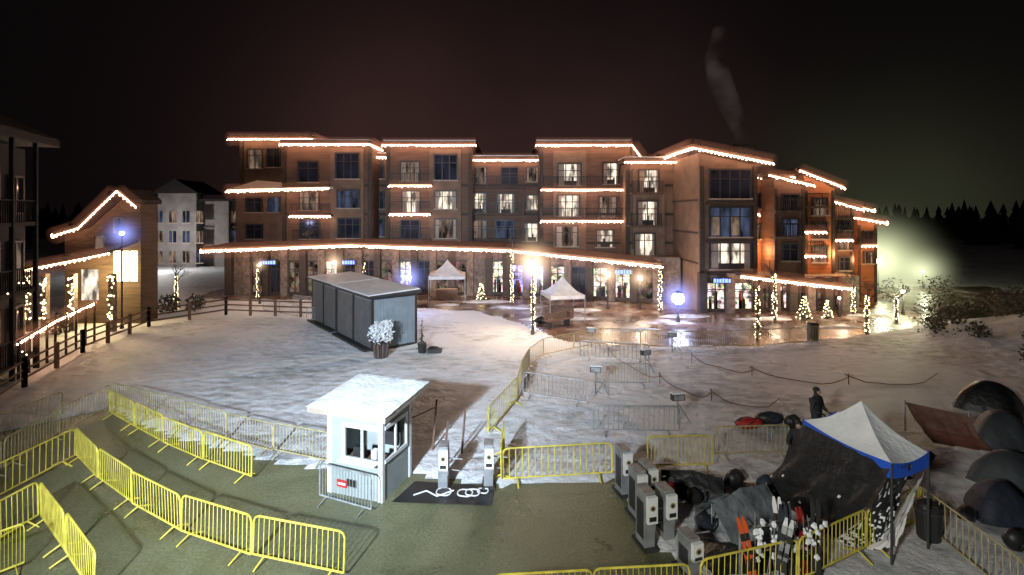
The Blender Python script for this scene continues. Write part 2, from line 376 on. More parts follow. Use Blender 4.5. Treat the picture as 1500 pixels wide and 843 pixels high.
string(strings, [(a.x, 44.5, a.z), (c.x, 44.5, a.z+.25)])
walls.box(el(48,345,300).x, el(48,420,300).x, 48, 50, -.2, 9.0, TAN)
for w_ in [(50,364,384,220,247,2),(50,392,410,219,245,0),(48,362,384,290,311,0),(48,394,409,290,311,3),(48,362,384,330,350,0),
           (46,438,466,238,267,0),(46,440,467,282,308,2),(46,440,468,322,350,0),
           (48.5,549,562,236,262,0),(48.5,549,562,282,306,0),(48.5,549,562,322,346,3),
           (46,588,614,238,266,2),(46,590,615,281,311,1),(46,588,614,323,350,0),
           (48,690,712,246,274,2),(48,735,758,246,274,0),(48,690,712,284,312,1),(48,729,753,285,313,1),(48,690,712,324,351,2),(48,727,752,324,351,3),(48,772,790,246,266,2),(48,772,792,287,307,1),(48,768,790,328,353,1),
           (45,884,905,240,270,1),(45,878,902,289,318,2),(45,874,898,338,362,1)]:
    win(*w_)
for w_ in [(45.65,493,525,226,262,0,2),(45.65,495,526,280,305,3,2),(45.65,496,527,321,349,0,2),
           (45.65,637,669,228,264,0,2),(45.65,638,668,281,306,1,2),(45.65,638,668,322,349,2,2),
           (44.65,818,850,241,272,1,2),(44.65,818,848,287,317,1,2),(44.65,815,845,332,361,2,2),
           (42.65,936,964,250,282,1,1),(42.65,934,962,296,330,1,1),(42.65,930,958,343,374,1,1)]:
    win(*w_)
balcony(46, 425, 484, 317); balcony(46, 570, 632, 272); balcony(46, 571, 630, 314); balcony(46, 571, 630, 353, lit=False)
balcony(50, 355, 384, 321, rail=False)
for v in (276, 315, 353): balcony(48, 686, 768, v, lit=False)
balcony(45, 793, 918, 278, proud=1.2); balcony(45, 792, 914, 324, proud=1.2); balcony(46, 428, 472, 355, lit=False)
balcony(43, 925, 972, 285, lit=False, proud=.9); balcony(43, 922, 970, 333, lit=False, proud=.9)
# corner tower
tx0, tx1 = el(37,1024,0).x, el(37,1108,0).x
zt0, zt1 = 11.5, 10.6
walls.hexa([(tx0,37,-.2),(tx1,37,-.2),(tx1,44,-.2),(tx0,44,-.2)], [(tx0,37,zt0),(tx1,37,zt1),(tx1,44,zt1),(tx0,44,zt0)], TAN)
roofs.hexa([(tx0-.9,35.9,zt0+.2),(tx1+.6,35.9,zt1),(tx1+.6,45,zt1),(tx0-.9,45,zt0+.2)], [(tx0-.9,35.9,zt0+.5),(tx1+.6,35.9,zt1+.3),(tx1+.6,45,zt1+.3),(tx0-.9,45,zt0+.5)], ROOFM)
string(strings, [(tx0-.95,44,zt0+.2),(tx0-.95,35.8,zt0+.2),(tx1+.6,35.8,zt1)], r=.075)
for v0, v1, l in ((250,291,0),(305,347,3),(357,394,1)):
    win(37, 1040, 1098, v0, v1, l, 3)
    a = el(37, 1034, v1+7); c = el(37, 1104, v1+7); trims.box(a.x, c.x, 36.75, 37.02, a.z-.1, a.z+.1, DARKW)
a = el(37, 1044, 340); c = el(37, 1060, 312)
for uu, vv in ((1043,1),(1071,1)):
    p = el(37, uu, 345); q = el(37, uu+12, 318); glass.poly([(p.x,36.975,p.z),(q.x,36.975,p.z),(q.x,36.975,q.z),(p.x,36.975,q.z)], LITD)
for uu in (1027, 1105):
    a = el(37, uu, 0); trims.box(a.x-.14, a.x+.14, 36.8, 37.03, 0, zt1-.1, DARKW)
for zz in (3.4, 5.6, 8.0): trims.box(tx0-.04, tx0+.2, 37.2, 43.6, zz, zz+.14, DARKW)
walls.box(17.6, 18.9, 40, 41.3, 9, 12.3, STONE); roofs.box(17.4, 19.1, 39.8, 41.5, 12.3, 12.5, ROOFM)
# ground floor canopy
EAV = [(42.5,295,368),(42.5,510,360),(42.5,740,367),(38.0,970,391)]
pts = [el(*e) for e in EAV]
for i, (p, q) in enumerate(zip(pts[:-1], pts[1:])):
    n = V((0, 1, 0))*3.6+V((0, 0, .15))
    roofs.hexa([p, q, q+n, p+n], [p+V((0,0,.24)), q+V((0,0,.24)), q+n+V((0,0,.3)), p+n+V((0,0,.3))], ROOFM)
    for k in range(int((q-p).length/1.6)):
        x = p.lerp(q, (k+.5)/max(1, int((q-p).length/1.6))); roofs.box(x.x-.06, x.x+.06, x.y+.12, x.y+2.6, x.z-.2, x.z-.01, DARKW)
string(strings, [p+V((0,-.06,0)) for p in pts], r=.09, sp=.22)
def shop(p0, p1, h, types, canopy=False):
    p0 = V((*p0, 0)); p1 = V((*p1, 0)); L = (p1-p0).length; an = math.atan2(p1.y-p0.y, p1.x-p0.x)
    M = Matrix.Translation(p0) @ Matrix.Rotation(an, 4, 'Z')
    for q in (walls, trims, glass, frames, lites): q.M = M
    walls.box(0, L, 0, 3.0, -.2, h, STONE)
    w = L/len(types)
    for i, t in enumerate(types):
        x0 = i*w; x1 = x0+w
        trims.box(x0-.28, x0+.28, -.5, .01, -.1, h-.05, STONE if i % 2 else DARKW)
        if t == 'n': continue
        a, c = x0+.35, x1-.35; zb = .25; zt = h*.72
        m = {'d': GLASS, 'w': SHOPW, 'b': SHOPB, 'm': SHOPD, 'l': LITW}[t]
        glass.poly([(a,-.02,zb),(c,-.02,zb),(c,-.02,zt),(a,-.02,zt)], m)
        frames.box(a-.08, a, -.14, -.005, 0, zt, TRIM); frames.box(c, c+.08, -.14, -.005, 0, zt, TRIM); frames.box(a-.08, c+.08, -.15, -.006, zt, zt+.12, TRIM)
        frames.box(a, c, -.14, -.006, 0, zb, DARKW)
        k = 2 if c-a > 1.6 else 1
        for j in range(1, k+1):
            xm = a+(c-a)*j/(k+1); frames.box(xm-.035, xm+.035, -.12, -.022, zb, zt, TRIM)
        frames.box(a, c, -.1, -.023, zt*.76, zt*.76+.06, TRIM)
        if t in 'wb':
            for j in range(7):
                xx = random.uniform(a+.1, c-.3); hh = random.uniform(.3, 1.3)
                frames.box(xx, xx+random.uniform(.1,.25), -.06, -.024, zb, zb+hh, random.choice([DARKW, RED, NAVY, LTRIM, BLACK, BLACK]))
            for zz in (1.0, 1.45): frames.box(a, a+(c-a)*random.uniform(.3,.9), -.055, -.025, zz, zz+.05, DARKW)
    for q in (walls, trims, glass, frames, lites): q.M = Matrix.Identity(4)
def sign(x, y, z, w, h=.3):
    lites.box(x-w/2-.06, x+w/2+.06, y, y+.1, z-h/2-.06, z+h/2+.06, BLACK)
    xx = x-w/2
    while xx < x+w/2-.1:
        ww = random.uniform(.1, .2); lites.box(xx, xx+ww, y-.03, y-.005, z-h/2, z+h/2*random.uniform(.6, 1), SIGNB); xx += ww+.06
shop((-24.5,44.6), (-.4,44.6), 4.0, 'nmdmmwddmwdmmnw')
shop((-.4,44.6), (13.3,40.4), 3.6, 'bwwdwwmn')
shop((13.65,36.95), (17.6,36.95), 2.9, 'ww')
sign(-20.3, 42.7, 3.0, 1.4); sign(-13.6, 42.7, 3.0, 1.1); sign(8.6, 39.4, 2.6, 1.3); sign(14.9, 36.3, 2.35, 1.2)
for q, n in ((walls,'walls'),(trims,'timber_trim'),(glass,'windows'),(frames,'window_frames'),(roofs,'roof'),(rails,'balconies'),(strings,'eave_string_lights'),(lites,'shop_signs'),(glowb,'string_glow_mist')):
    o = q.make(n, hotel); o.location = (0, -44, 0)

# ------------------------------------------------------------------ right wing lodge
lodge = empty('lodge_building', (24, 38, 0))
walls, trims, glass, frames, roofs, rails, strings, lites = B(), B(), B(), B(), B(), B(), B(), B(); glowb = B()
for D, u0, u1, v0, v1, wl in [(39.5,1095,1150,262,262,ORANGE),(37.5,1134,1178,259,274,BROWN),(39,1178,1222,252,277,ORANGE),(40,1220,1250,295,309,BROWN),(41,1256,1284,320,328,ORANGE),(42,1240,1266,300,310,BROWN)]:
    a = el(D, u0, v0); c = el(D, u1, v1)
    walls.hexa([(a.x,D,-.2),(c.x,D,-.2),(c.x,D+6,-.2),(a.x,D+6,-.2)], [(a.x,D,a.z),(c.x,D,c.z),(c.x,D+6,c.z),(a.x,D+6,a.z)], wl)
    o = .6
    roofs.hexa([(a.x-.7,D-o,a.z+.03),(c.x+.35,D-o,c.z+.03),(c.x+.35,D+6,c.z+.03),(a.x-.7,D+6,a.z+.03)], [(a.x-.7,D-o,a.z+.28),(c.x+.35,D-o,c.z+.28),(c.x+.35,D+6,c.z+.28),(a.x-.7,D+6,a.z+.28)], ROOFM)
    string(strings, [(a.x-.7,D-o-.06,a.z+.05),(c.x+.35,D-o-.06,c.z+.05)], glow=.85)
    for uu in (u0+2, u1-2):
        p = el(D, uu, 0); trims.box(p.x-.1, p.x+.1, D-.1, D+.02, 0, min(a.z, c.z)-.1, DARKW)
for w_ in [(37.5,1146,1168,286,309,0),(37.5,1146,1168,322,345,3),(37.5,1146,1168,358,382,0),
           (39,1190,1210,292,315,2),(39,1190,1210,327,350,0),(39,1190,1210,362,384,2),
           (40,1229,1243,318,337,0),(40,1229,1243,348,366,2),(40,1229,1243,378,396,0),(41,1265,1277,340,356,0),(41,1265,1277,370,386,2),(39.5,1108,1120,285,306,0),(39.5,1108,1120,330,350,2)]: win(*w_)
for D, u0, u1, v in [(39,1170,1210,340),(39,1168,1208,375),(37.5,1136,1176,312),(37.5,1136,1176,350),(40,1224,1248,352),(39.5,1095,1112,314),(39.5,1092,1108,357),(41,1262,1283,360),(39,1180,1215,305),(40,1222,1248,322)]:
    balcony(D, u0, u1, v, proud=.8, lit=(D != 37.5 and (D,v) not in ((39,305),(40,322))))
cp = [el(35.6,1085,405), el(35.9,1250,424)]
p, q = cp; n = V((0, 2.5, .15))
roofs.hexa([p,q,q+n,p+n],[p+V((0,0,.2)),q+V((0,0,.2)),q+n+V((0,0,.2)),p+n+V((0,0,.2))],ROOFM)
string(strings, [p+V((0,-.05,0)), q+V((0,-.05,0))], r=.08, sp=.22)
shop((17.7,37.2), (25.5,37.6), 2.5, 'mwdmml')
for q, n in ((walls,'walls'),(trims,'timber_trim'),(glass,'windows'),(frames,'window_frames'),(roofs,'roof'),(rails,'balconies'),(strings,'eave_string_lights'),(glowb,'string_glow_mist')):
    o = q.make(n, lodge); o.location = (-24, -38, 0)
for x, y, z in [(18.6,38.4,4.3),(21.5,37.6,4.3),(24.5,38.6,4),(26.8,39.8,3.5)]:
    l = light('wall_sconce_light', 'POINT', (x, y, z), 210, (1, .48, .2), .2, lodge); l.location = (x-24, y-38, z)

# ------------------------------------------------------------------ left buildings
dk = empty('apartment_building', (-20, 20, 0))
walls, trims, glass, frames, roofs, rails, strings, lites = B(), B(), B(), B(), B(), B(), B(), B(); glowb = B()
p0 = V((-19.8, 15.5, 0)); p1 = V((-23.2, 24.4, 0)); an = math.atan2(8.9, -3.4); L = (p1-p0).length
M = Matrix.Translation(p0) @ Matrix.Rotation(an, 4, 'Z')
for q in (walls, glass, frames, roofs, rails, strings): q.M = M
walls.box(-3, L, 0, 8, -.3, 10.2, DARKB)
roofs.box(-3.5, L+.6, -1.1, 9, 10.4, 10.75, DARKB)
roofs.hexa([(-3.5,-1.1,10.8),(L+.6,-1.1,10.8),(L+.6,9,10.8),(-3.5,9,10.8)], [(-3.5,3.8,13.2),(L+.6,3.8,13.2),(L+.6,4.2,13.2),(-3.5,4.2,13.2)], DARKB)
for fz in (1.2, 4.2, 7.2):
    for k in range(5):
        x = .2+k*1.95; m = random.choice([GLASS, GLASS, LITB, LITD])
        glass.poly([(x,-.02,fz),(x+1.1,-.02,fz),(x+1.1,-.02,fz+1.6),(x,-.02,fz+1.6)], m)
        frames.box(x-.1,x,-.12,-.004,fz-.1,fz+1.7,DTRIM); frames.box(x+1.1,x+1.2,-.12,-.004,fz-.1,fz+1.7,DTRIM)
        frames.box(x,x+1.1,-.11,-.005,fz+1.6,fz+1.7,DTRIM); frames.box(x,x+1.1,-.11,-.005,fz-.1,fz,DTRIM); frames.box(x+.52,x+.58,-.1,-.025,fz,fz+1.6,TRIM)
    rails.box(-2, L-1, -.9, -.01, fz-.6, fz-.42, DARKB)
    rails.box(-2, L-1, -.9, -.82, fz+.5, fz+.56, DARKB)
    for k in range(56): rails.box(-2+k*.18, -1.97+k*.18, -.88, -.84, fz-.42, fz+.5, DARKB)
for k in range(6): rails.box(-1.5+k*1.95, -1.35+k*1.95, -.95, -.8, -.2, 10.4, DARKB)
for k in range(14): strings.octa((random.uniform(0,L), -.95, random.choice((.8,3.8,6.8))+random.uniform(-.1,.4)), .035, TBULB)
for q, n in ((walls,'walls'),(glass,'windows'),(frames,'window_frames'),(roofs,'roof'),(rails,'balconies'),(strings,'balcony_lights')):
    o = q.make(n, dk); o.location = (20, -20, 0)
# chalet with lit gable
ch = empty('gabled_chalet', (-27, 34, 0))
walls, trims, glass, frames, roofs, rails, strings, lites = B(), B(), B(), B(), B(), B(), B(), B()
D = 33
def P(u, v, d=0): 
    p = el(D, u, v); p.y += d; return p
prof = [(95,345),(132,334),(188,284),(206,300)]
top = [P(u, v) for u, v in prof]
for a, c in zip(top[:-1], top[1:]):
    walls.hexa([(a.x,D,-.2),(c.x,D,-.2),(c.x,D+1.6,-.2),(a.x,D+1.6,-.2)], [(a.x,D,a.z),(c.x,D,c.z),(c.x,D+1.6,c.z),(a.x,D+1.6,a.z)], CHAL)
    roofs.hexa([a+V((0,-.9,.05)),c+V((0,-.9,.05)),c+V((0,2,.05)),a+V((0,2,.05))], [a+V((0,-.9,.3)),c+V((0,-.9,.3)),c+V((0,2,.3)),a+V((0,2,.3))], DARKB)
rr = [P(98,345,-1),P(134,334,-1),P(188,281,-1),P(216,304,-1)]; string(strings, rr, r=.06, glow=.8)
lo = [P(88,390,-2.4),P(150,378,-2.4),P(203,367,-2.4)]; string(strings, lo, r=.06, glow=.8)
for a, c in zip(lo[:-1], lo[1:]):
    n = V((0,2.3,.5)); roofs.hexa([a,c,c+n,a+n],[a+V((0,0,.15)),c+V((0,0,.15)),c+n+V((0,0,.15)),a+n+V((0,0,.15))],DARKW)
a = P(166,412); c = P(203,368)
for k in range(3):
    x0 = a.x+(c.x-a.x)*k/3+.05; x1 = a.x+(c.x-a.x)*(k+1)/3-.05
    glass.poly([(x0,D-.03,a.z),(x1,D-.03,a.z),(x1,D-.03,c.z),(x0,D-.03,c.z)], FLARE)
a = P(120,440); c = P(145,395); glass.poly([(a.x,D-.03,a.z),(c.x,D-.03,a.z),(c.x,D-.03,c.z),(a.x,D-.03,c.z)], LITW)
for u in (92,112,150,204):
    a = P(u, 440, -2.2); frames.box(a.x-.15, a.x+.15, a.y-.15, a.y+.15, -.2, 3.5, STONE)
    for k in range(30): strings.octa((a.x+random.uniform(-.2,.2), a.y-.17, random.uniform(.8,3.4)), .05, TBULB)
for u0,u1,v0,v1 in ((140,156,345,365),(166,182,320,342)):
    a = P(u0,v1); c = P(u1,v0); glass.poly([(a.x,D-.02,a.z),(c.x,D-.02,a.z),(c.x,D-.02,c.z),(a.x,D-.02,c.z)], LITD)
    frames.box(a.x-.08,c.x+.08,D-.1,D-.005,a.z-.1,a.z,TRIM); frames.box(a.x-.08,c.x+.08,D-.1,D-.005,c.z,c.z+.1,TRIM)
for q, n in ((walls,'walls'),(glass,'windows'),(frames,'porch_columns'),(roofs,'roof'),(strings,'eave_string_lights'),(glowb,'string_glow_mist')):
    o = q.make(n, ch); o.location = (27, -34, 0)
l = light('porch_light','POINT',(-25.6,31.5,3.2),700,(1,.75,.35),.2,ch); l.location = (1.4,-2.5,3.2)
# lit stair railing near the chalet
b = B(); glowb = B()
rl = [V((-21.2,22.0,1.6)), V((-22.3,25.0,1.9)), V((-23.0,28.2,2.2))]
for a, c in zip(rl[:-1], rl[1:]):
    for k in range(5):
        p = a.lerp(c, k/4); b.cyl((p.x,p.y,-.2),(p.x,p.y,p.z+.05),.06,.06,6,DARKW)
    b.cyl(a+V((0,0,.06)), c+V((0,0,.06)), .05, .05, 6, DARKW); string(b, [a, c], r=.05, sp=.15, glow=.7)
sr = empty('stair_handrail'); b.make('rail_and_lights', sr); glowb.make('glow_mist', sr)
# distant block behind
ds = empty('distant_apartment_block', (-44, 70, 0)); walls, glass, roofs = B(), B(), B()
walls.box(-52,-36,68,80,-1,8.6,DISTB); walls.box(-46,-41,66.5,68,-1,9.6,DISTB); walls.box(-39,-37.2,67.2,68,-1,8.9,DISTB)
roofs.box(-53,-35,67,81,8.6,8.9,DARKB); roofs.hexa([(-46.6,66,9.6),(-40.4,66,9.6),(-40.4,72,9.6),(-46.6,72,9.6)],[(-43.6,66,11.4),(-43.4,66,11.4),(-43.4,72,11.4),(-43.6,72,11.4)],DARKB)
CY = emat('cyan_window', (.15,.9,.9), 2.5, False)
for fz in (.6, 3.2, 5.8):
    roofs.box(-52.1,-35.9,67.6,67.95,fz-.7,fz-.5,DARKW)
    for k in range(9):
        x = -51.5+k*1.75; y = 67.96 if not (-46.5 < x < -40.6) else 66.46
        m = random.choice([LITB,LITD,GLASS,LITD,LITB])
        if k == 7 and fz > 5: m = CY
        glass.poly([(x,y,fz),(x+.9,y,fz),(x+.9,y,fz+1.5),(x,y,fz+1.5)], m)
        roofs.box(x-.1,x+1.0,y-.06,y-.005,fz-.12,fz,LTRIM); roofs.box(x+.42,x+.48,y-.05,y-.008,fz,fz+1.5,LTRIM)
for q, n in ((walls,'walls'),(glass,'windows'),(roofs,'roof')):
    o = q.make(n, ds); o.location = (44,-70,0)
light('courtyard_light','POINT',(2,-9,4),1500,(.9,.85,.8),.3,ds)

# ------------------------------------------------------------------ crowd barriers
def barrier_mesh(mt, name):
    b = B(); L = 2.16; h = .93
    c = .12; z0 = .14
    pts = [(-L/2,0,z0),(-L/2,0,h-c),(-L/2+c*.3,0,h-c*.3),(-L/2+c,0,h),(L/2-c,0,h),(L/2-c*.3,0,h-c*.3),(L/2,0,h-c),(L/2,0,z0),(-L/2,0,z0)]
    b.tube(pts, .021, 6, mt)
    n = 17
    for k in range(1, n): 
        x = -L/2+L*k/n; b.cyl((x,0,z0),(x,0,h-.01),.0095,.0095,4,mt,False)
    for x in (-L/2+.28, L/2-.28):
        b.tube([(x,-.3,.015),(x,-.22,.05),(x,0,z0),(x,.22,.05),(x,.3,.015)], .019, 5, mt)
    o = b.make(name); me = o.data; bpy.data.objects.remove(o); return me
BM = {k: barrier_mesh(m, 'crowd_barrier') for k, m in (('y',YEL),('d',YELD),('w',WARMF),('g',METAL))}
def barriers(pts, kind='y', nm='crowd_barrier'):
    P_ = [V((x, y, 0)) for x, y in pts]
    tot = sum((a-b_).length for a, b_ in zip(P_[:-1], P_[1:])); n = max(1, round(tot/2.2)); st = tot/n
    def at(s):
        for a, c in zip(P_[:-1], P_[1:]):
            L = (c-a).length
            if s <= L+1e-6: return a.lerp(c, s/L)
            s -= L
        return P_[-1]
    for k in range(n):
        a, c = at(k*st), at((k+1)*st); d = c-a
        o = bpy.data.objects.new(nm, BM[kind]); S.collection.objects.link(o)
        mid = (a+c)/2; gzv = gz(mid.x, mid.y); o.location = (mid.x, mid.y, max(0, gzv)-.005)
        o.rotation_euler = (random.uniform(-.035,.035), random.uniform(-.012,.012), math.atan2(d.y, d.x)+random.uniform(-.025,.025)); o.scale = (d.length/2.2, 1, 1)
barriers([(-12.8,15),(-10.5,13.3),(-8.08,11.77),(-6.2,10.83),(-4.72,10.42),(-3.3,10.1)])
barriers([(-12.8,15),(-12.9,13.5),(-12.9,11.9)])
barriers([(-14.3,18.2),(-12.1,16.7),(-9.67,15.1),(-6.97,13.76)])
barriers([(-14.6,18.75),(-10.6,16.9),(-7.85,15.5),(-5.15,14.5)], 'd')
barriers([(-14.7,18.75),(-14.6,16.5),(-14.1,13.9),(-13.8,12)], 'd')
barriers([(-15.8,18.0),(-16.0,15.6),(-15.9,13.2)], 'd')
barriers([(-11.05,12.03),(-9.0,10.46),(-7.76,9.5)]); barriers([(-11.1,12.03),(-11.25,10.0)]); barriers([(-9.9,10.4),(-10.5,9.6)])
barriers([(-.33,8.95),(1.4,9.03),(3.2,9.17)])
barriers([(3.35,9.17),(4.75,9.58),(6.16,10.05),(7.91,10.99),(9.4,11.8)])
barriers([(9.4,11.8),(9.4,10.5),(9.15,9.1)], 'd')
barriers([(-.27,13.6),(2.75,13.9)]); barriers([(3.75,14.2),(5.6,14.3)]); barriers([(5.9,15.0),(8.2,15.1)], 'd')
barriers([(-.3,13.5),(-.2,15.4)]); barriers([(-.75,16.4),(.2,19.4)]); barriers([(.2,19.4),(.55,22.8),(1.73,25.9),(3.2,26.5)], 'w')
barriers([(3.2,26.5),(4.5,27.7),(8.1,26.7),(12.9,26.9),(16.9,28.2)], 'w')
barriers([(.4,19.9),(2.8,18.9)], 'g'); barriers([(2.6,16.5),(5.4,16.5)], 'g'); barriers([(3.5,21.2),(5.7,21.2)], 'g'); barriers([(3.3,25),(6.5,24.2)], 'g')
barriers([(-18,37),(-14.5,34.6)], 'g'); barriers([(-16.5,38.5),(-12.8,36.5)], 'g'); barriers([(-13.5,33.6),(-11,32.9)], 'g')
barriers([(-4.85,12.85),(-3.35,12.25)], 'g')
# wooden rail fence at left
b = B()
fp = [(-17.9,16.5),(-20.0,21.0),(-21.8,26),(-22.7,32),(-20,35.8),(-12.5,34.5)]
for a, c in zip(fp[:-1], fp[1:]):
    a = V((*a,0)); c = V((*c,0)); n = max(1, int((c-a).length/1.9))
    for k in range(n+1):
        p = a.lerp(c, k/n); b.box(p.x-.07,p.x+.07,p.y-.07,p.y+.07,-.1,1.25,WOOD)
    for z in (.4,.75,1.1): b.cyl(a+V((0,-.08,z)), c+V((0,-.08,z)), .05, .05, 4, WOOD)
b.make('wooden_rail_fence')
# ropes lying over the snow between low stakes
def rope(pts, nm='rope_line'):
    b = B()
    for i, (a, c) in enumerate(zip(pts[:-1], pts[1:])):
        prev = None
        for k in range(11):
            t = k/10; x = a[0]*(1-t)+c[0]*t; y = a[1]*(1-t)+c[1]*t+.25*math.sin(t*5+i); p = V((x, y, max(gz(x,y)+.03, .4-1.8*t*(1-t))))
            if prev: b.cyl(prev, p, .018, .018, 4, MAROON, False)
            prev = p
        b.cyl((*a,-.05),(*a,.5),.02,.02,6,WOOD)
    b.make(nm)
rope([(4.8,25.5),(6.2,21.5),(7.6,19.5),(9.8,18.6)]); rope([(8.6,24.5),(10.5,22.4),(14,21.3),(18,21.5)])

# ------------------------------------------------------------------ ticket booth
bo = empty('ticket_booth', (-4.75, 13.25, 0), math.radians(-18.6))
b = B(); W_, Dp, H_ = 1.6, 1.4, 2.14
b.box(.02,W_-.02,0,.06,0,1.0,GREYP); b.box(.02,.52,0,.06,1.0,1.8,GREYP); b.box(.02,W_-.02,0,.06,1.8,H_,GREYP)
b.box(W_-.06,W_,.07,Dp,0,1.0,GREYP); b.box(W_-.06,W_,.07,Dp,1.8,H_,GREYP); b.box(W_-.06,W_,1.15,Dp,1.0,1.8,GREYP)
b.box(0,.06,.07,Dp,0,H_,GREYP); b.box(.06,W_-.06,Dp-.06,Dp,0,H_,GREYP); b.box(.06,W_-.06,.07,Dp-.07,0,.04,WOOD)
b.make('walls', bo)
b = B()
for x, y in ((-.02,-.02),(W_-.1,-.02),(W_-.1,Dp-.1)): b.box(x,x+.12,y,y+.12,0,H_+.02,WHITEP)
b.box(.44,W_-.1,-.035,-.002,.92,1.01,WHITEP); b.box(.44,W_-.1,-.035,-.002,1.76,1.85,WHITEP); b.box(.44,.53,-.034,-.002,1.01,1.76,WHITEP); b.box(1.0,1.05,-.03,.03,1.01,1.76,WHITEP)
b.box(W_+.002,W_+.035,.1,1.2,.92,1.01,WHITEP); b.box(W_+.002,W_+.035,.1,1.2,1.76,1.85,WHITEP); b.box(W_+.002,W_+.034,1.12,1.2,1.01,1.76,WHITEP); b.box(W_-.02,W_+.03,.6,.65,1.01,1.76,WHITEP)
b.box(.45,W_-.1,-.22,-.036,.94,.98,WHITEP)
b.make('white_trim', bo)
b = B()
b.hexa([(-.32,-.42,H_+.03),(W_+.36,-.42,H_+.03),(W_+.36,Dp+.4,H_+.2),(-.32,Dp+.4,H_+.2)], [(-.32,-.42,H_+.17),(W_+.36,-.42,H_+.17),(W_+.36,Dp+.4,H_+.34),(-.32,Dp+.4,H_+.34)], LTRIM)
b.make('roof', bo)
b = B(); nx = 16
vs = []; fs = []
for j in range(nx+1):
    for i in range(nx+1):
        x = -.33+(W_+.70)*i/nx; y = -.43+(Dp+.84)*j/nx; e = min(i, j, nx-i, nx-j)
        vs.append((x+random.uniform(-.015,.015), y-(.03 if j == 0 else 0), H_+.18+.17*j/nx+(.0 if e == 0 else .06+.04*noise.noise(V((x*3,y*3,0))))))
for j in range(nx):
    for i in range(nx): fs.append((j*(nx+1)+i, j*(nx+1)+i+1, (j+1)*(nx+1)+i+1, (j+1)*(nx+1)+i))
b.add(vs, fs, SNOWC); b.make('roof_snow', bo, smooth=True)
b = B(); b.box(.1,W_-.1,.1,.55,.86,.92,WOOD); b.box(.65,.95,.15,.3,.92,1.2,BLACK); b.box(1.15,1.3,.2,.35,.92,1.15,WHITEP); b.box(.2,.6,1.15,1.25,1.3,1.7,SHEDG); b.box(.9,1.3,1.1,1.3,.9,1.5,DMETAL); b.box(.7,.85,1.28,1.32,1.2,1.6,LTRIM)
b.make('counter_and_equipment', bo)
b = B(); b.box(-.15,.15,-.012,.012,0,.17,RED); b.box(-.11,.11,-.016,-.0125,.06,.11,WHITEP); o = b.make('red_notice_sign'); o.location = (-4.15,12.5,.52); o.rotation_euler = (0,0,-.38)

# ------------------------------------------------------------------ storage sheds
def shed(loc, L, nm='storage_shed'):
    e = empty(nm, loc, math.atan2(.63,.78)); W_ = 2.6; H_ = 2.8
    b = B(); b.box(.05,W_-.05,.05,L-.05,.1,H_,SHEDG)
    n = 16
    for k in range(n): x = .12+(W_-.3)*k/(n-1); b.box(x,x+.05,.015,.055,.15,H_-.1,SHEDG)
    b.make('walls', e)
    b = B()
    for x, y in ((0,0),(W_-.12,0),(0,L-.12),(W_-.12,L-.12)): b.box(x,x+.12,y,y+.12,0,H_+.01,BLACK)
    b.box(.12,W_-.12,0,.05,H_-.12,H_,BLACK); b.box(.12,W_-.12,0,.05,0,.15,BLACK)
    b.box(0,.05,.12,L-.12,H_-.14,H_,BLACK); b.box(-.35,.05,.12,L-.12,.02,.16,BLACK)
    k = 2
    for j in range(1, k): y = L*j/k; b.box(-.02,.05,y-.08,y+.08,.16,H_-.14,BLACK)
    b.make('black_corner_trim', e)
    b = B()
    for j in range(k):
        y0 = L*j/k+.16; y1 = L*(j+1)/k-.16; z = .2
        while z < H_-.25: b.hexa([(.0,y0,z),(.045,y0,z),(.045,y1,z),(.0,y1,z)],[(.02,y0,z+.11),(.045,y0,z+.11),(.045,y1,z+.11),(.02,y1,z+.11)],SHEDD); z += .12
    b.make('roller_shutters', e)
    b = B(); b.hexa([(-.3,-.2,H_+.03),(W_+.15,-.2,H_+.03),(W_+.15,L+.1,H_+.03),(-.3,L+.1,H_+.03)],[(-.3,-.2,H_+.12),(W_+.15,-.2,H_+.22),(W_+.15,L+.1,H_+.22),(-.3,L+.1,H_+.12)],DMETAL); b.make('roof', e)
    b = B(); b.hexa([(-.26,-.17,H_+.123),(W_+.11,-.17,H_+.223),(W_+.11,L+.07,H_+.223),(-.26,L+.07,H_+.123)],[(-.22,-.12,H_+.17),(W_+.07,-.12,H_+.28),(W_+.07,L+.03,H_+.28),(-.22,L+.03,H_+.17)],SNOWC); b.make('roof_snow', e)
shed((-7.2,26.3,0), 5.0); shed((-10.5,30.5,0), 4.4)

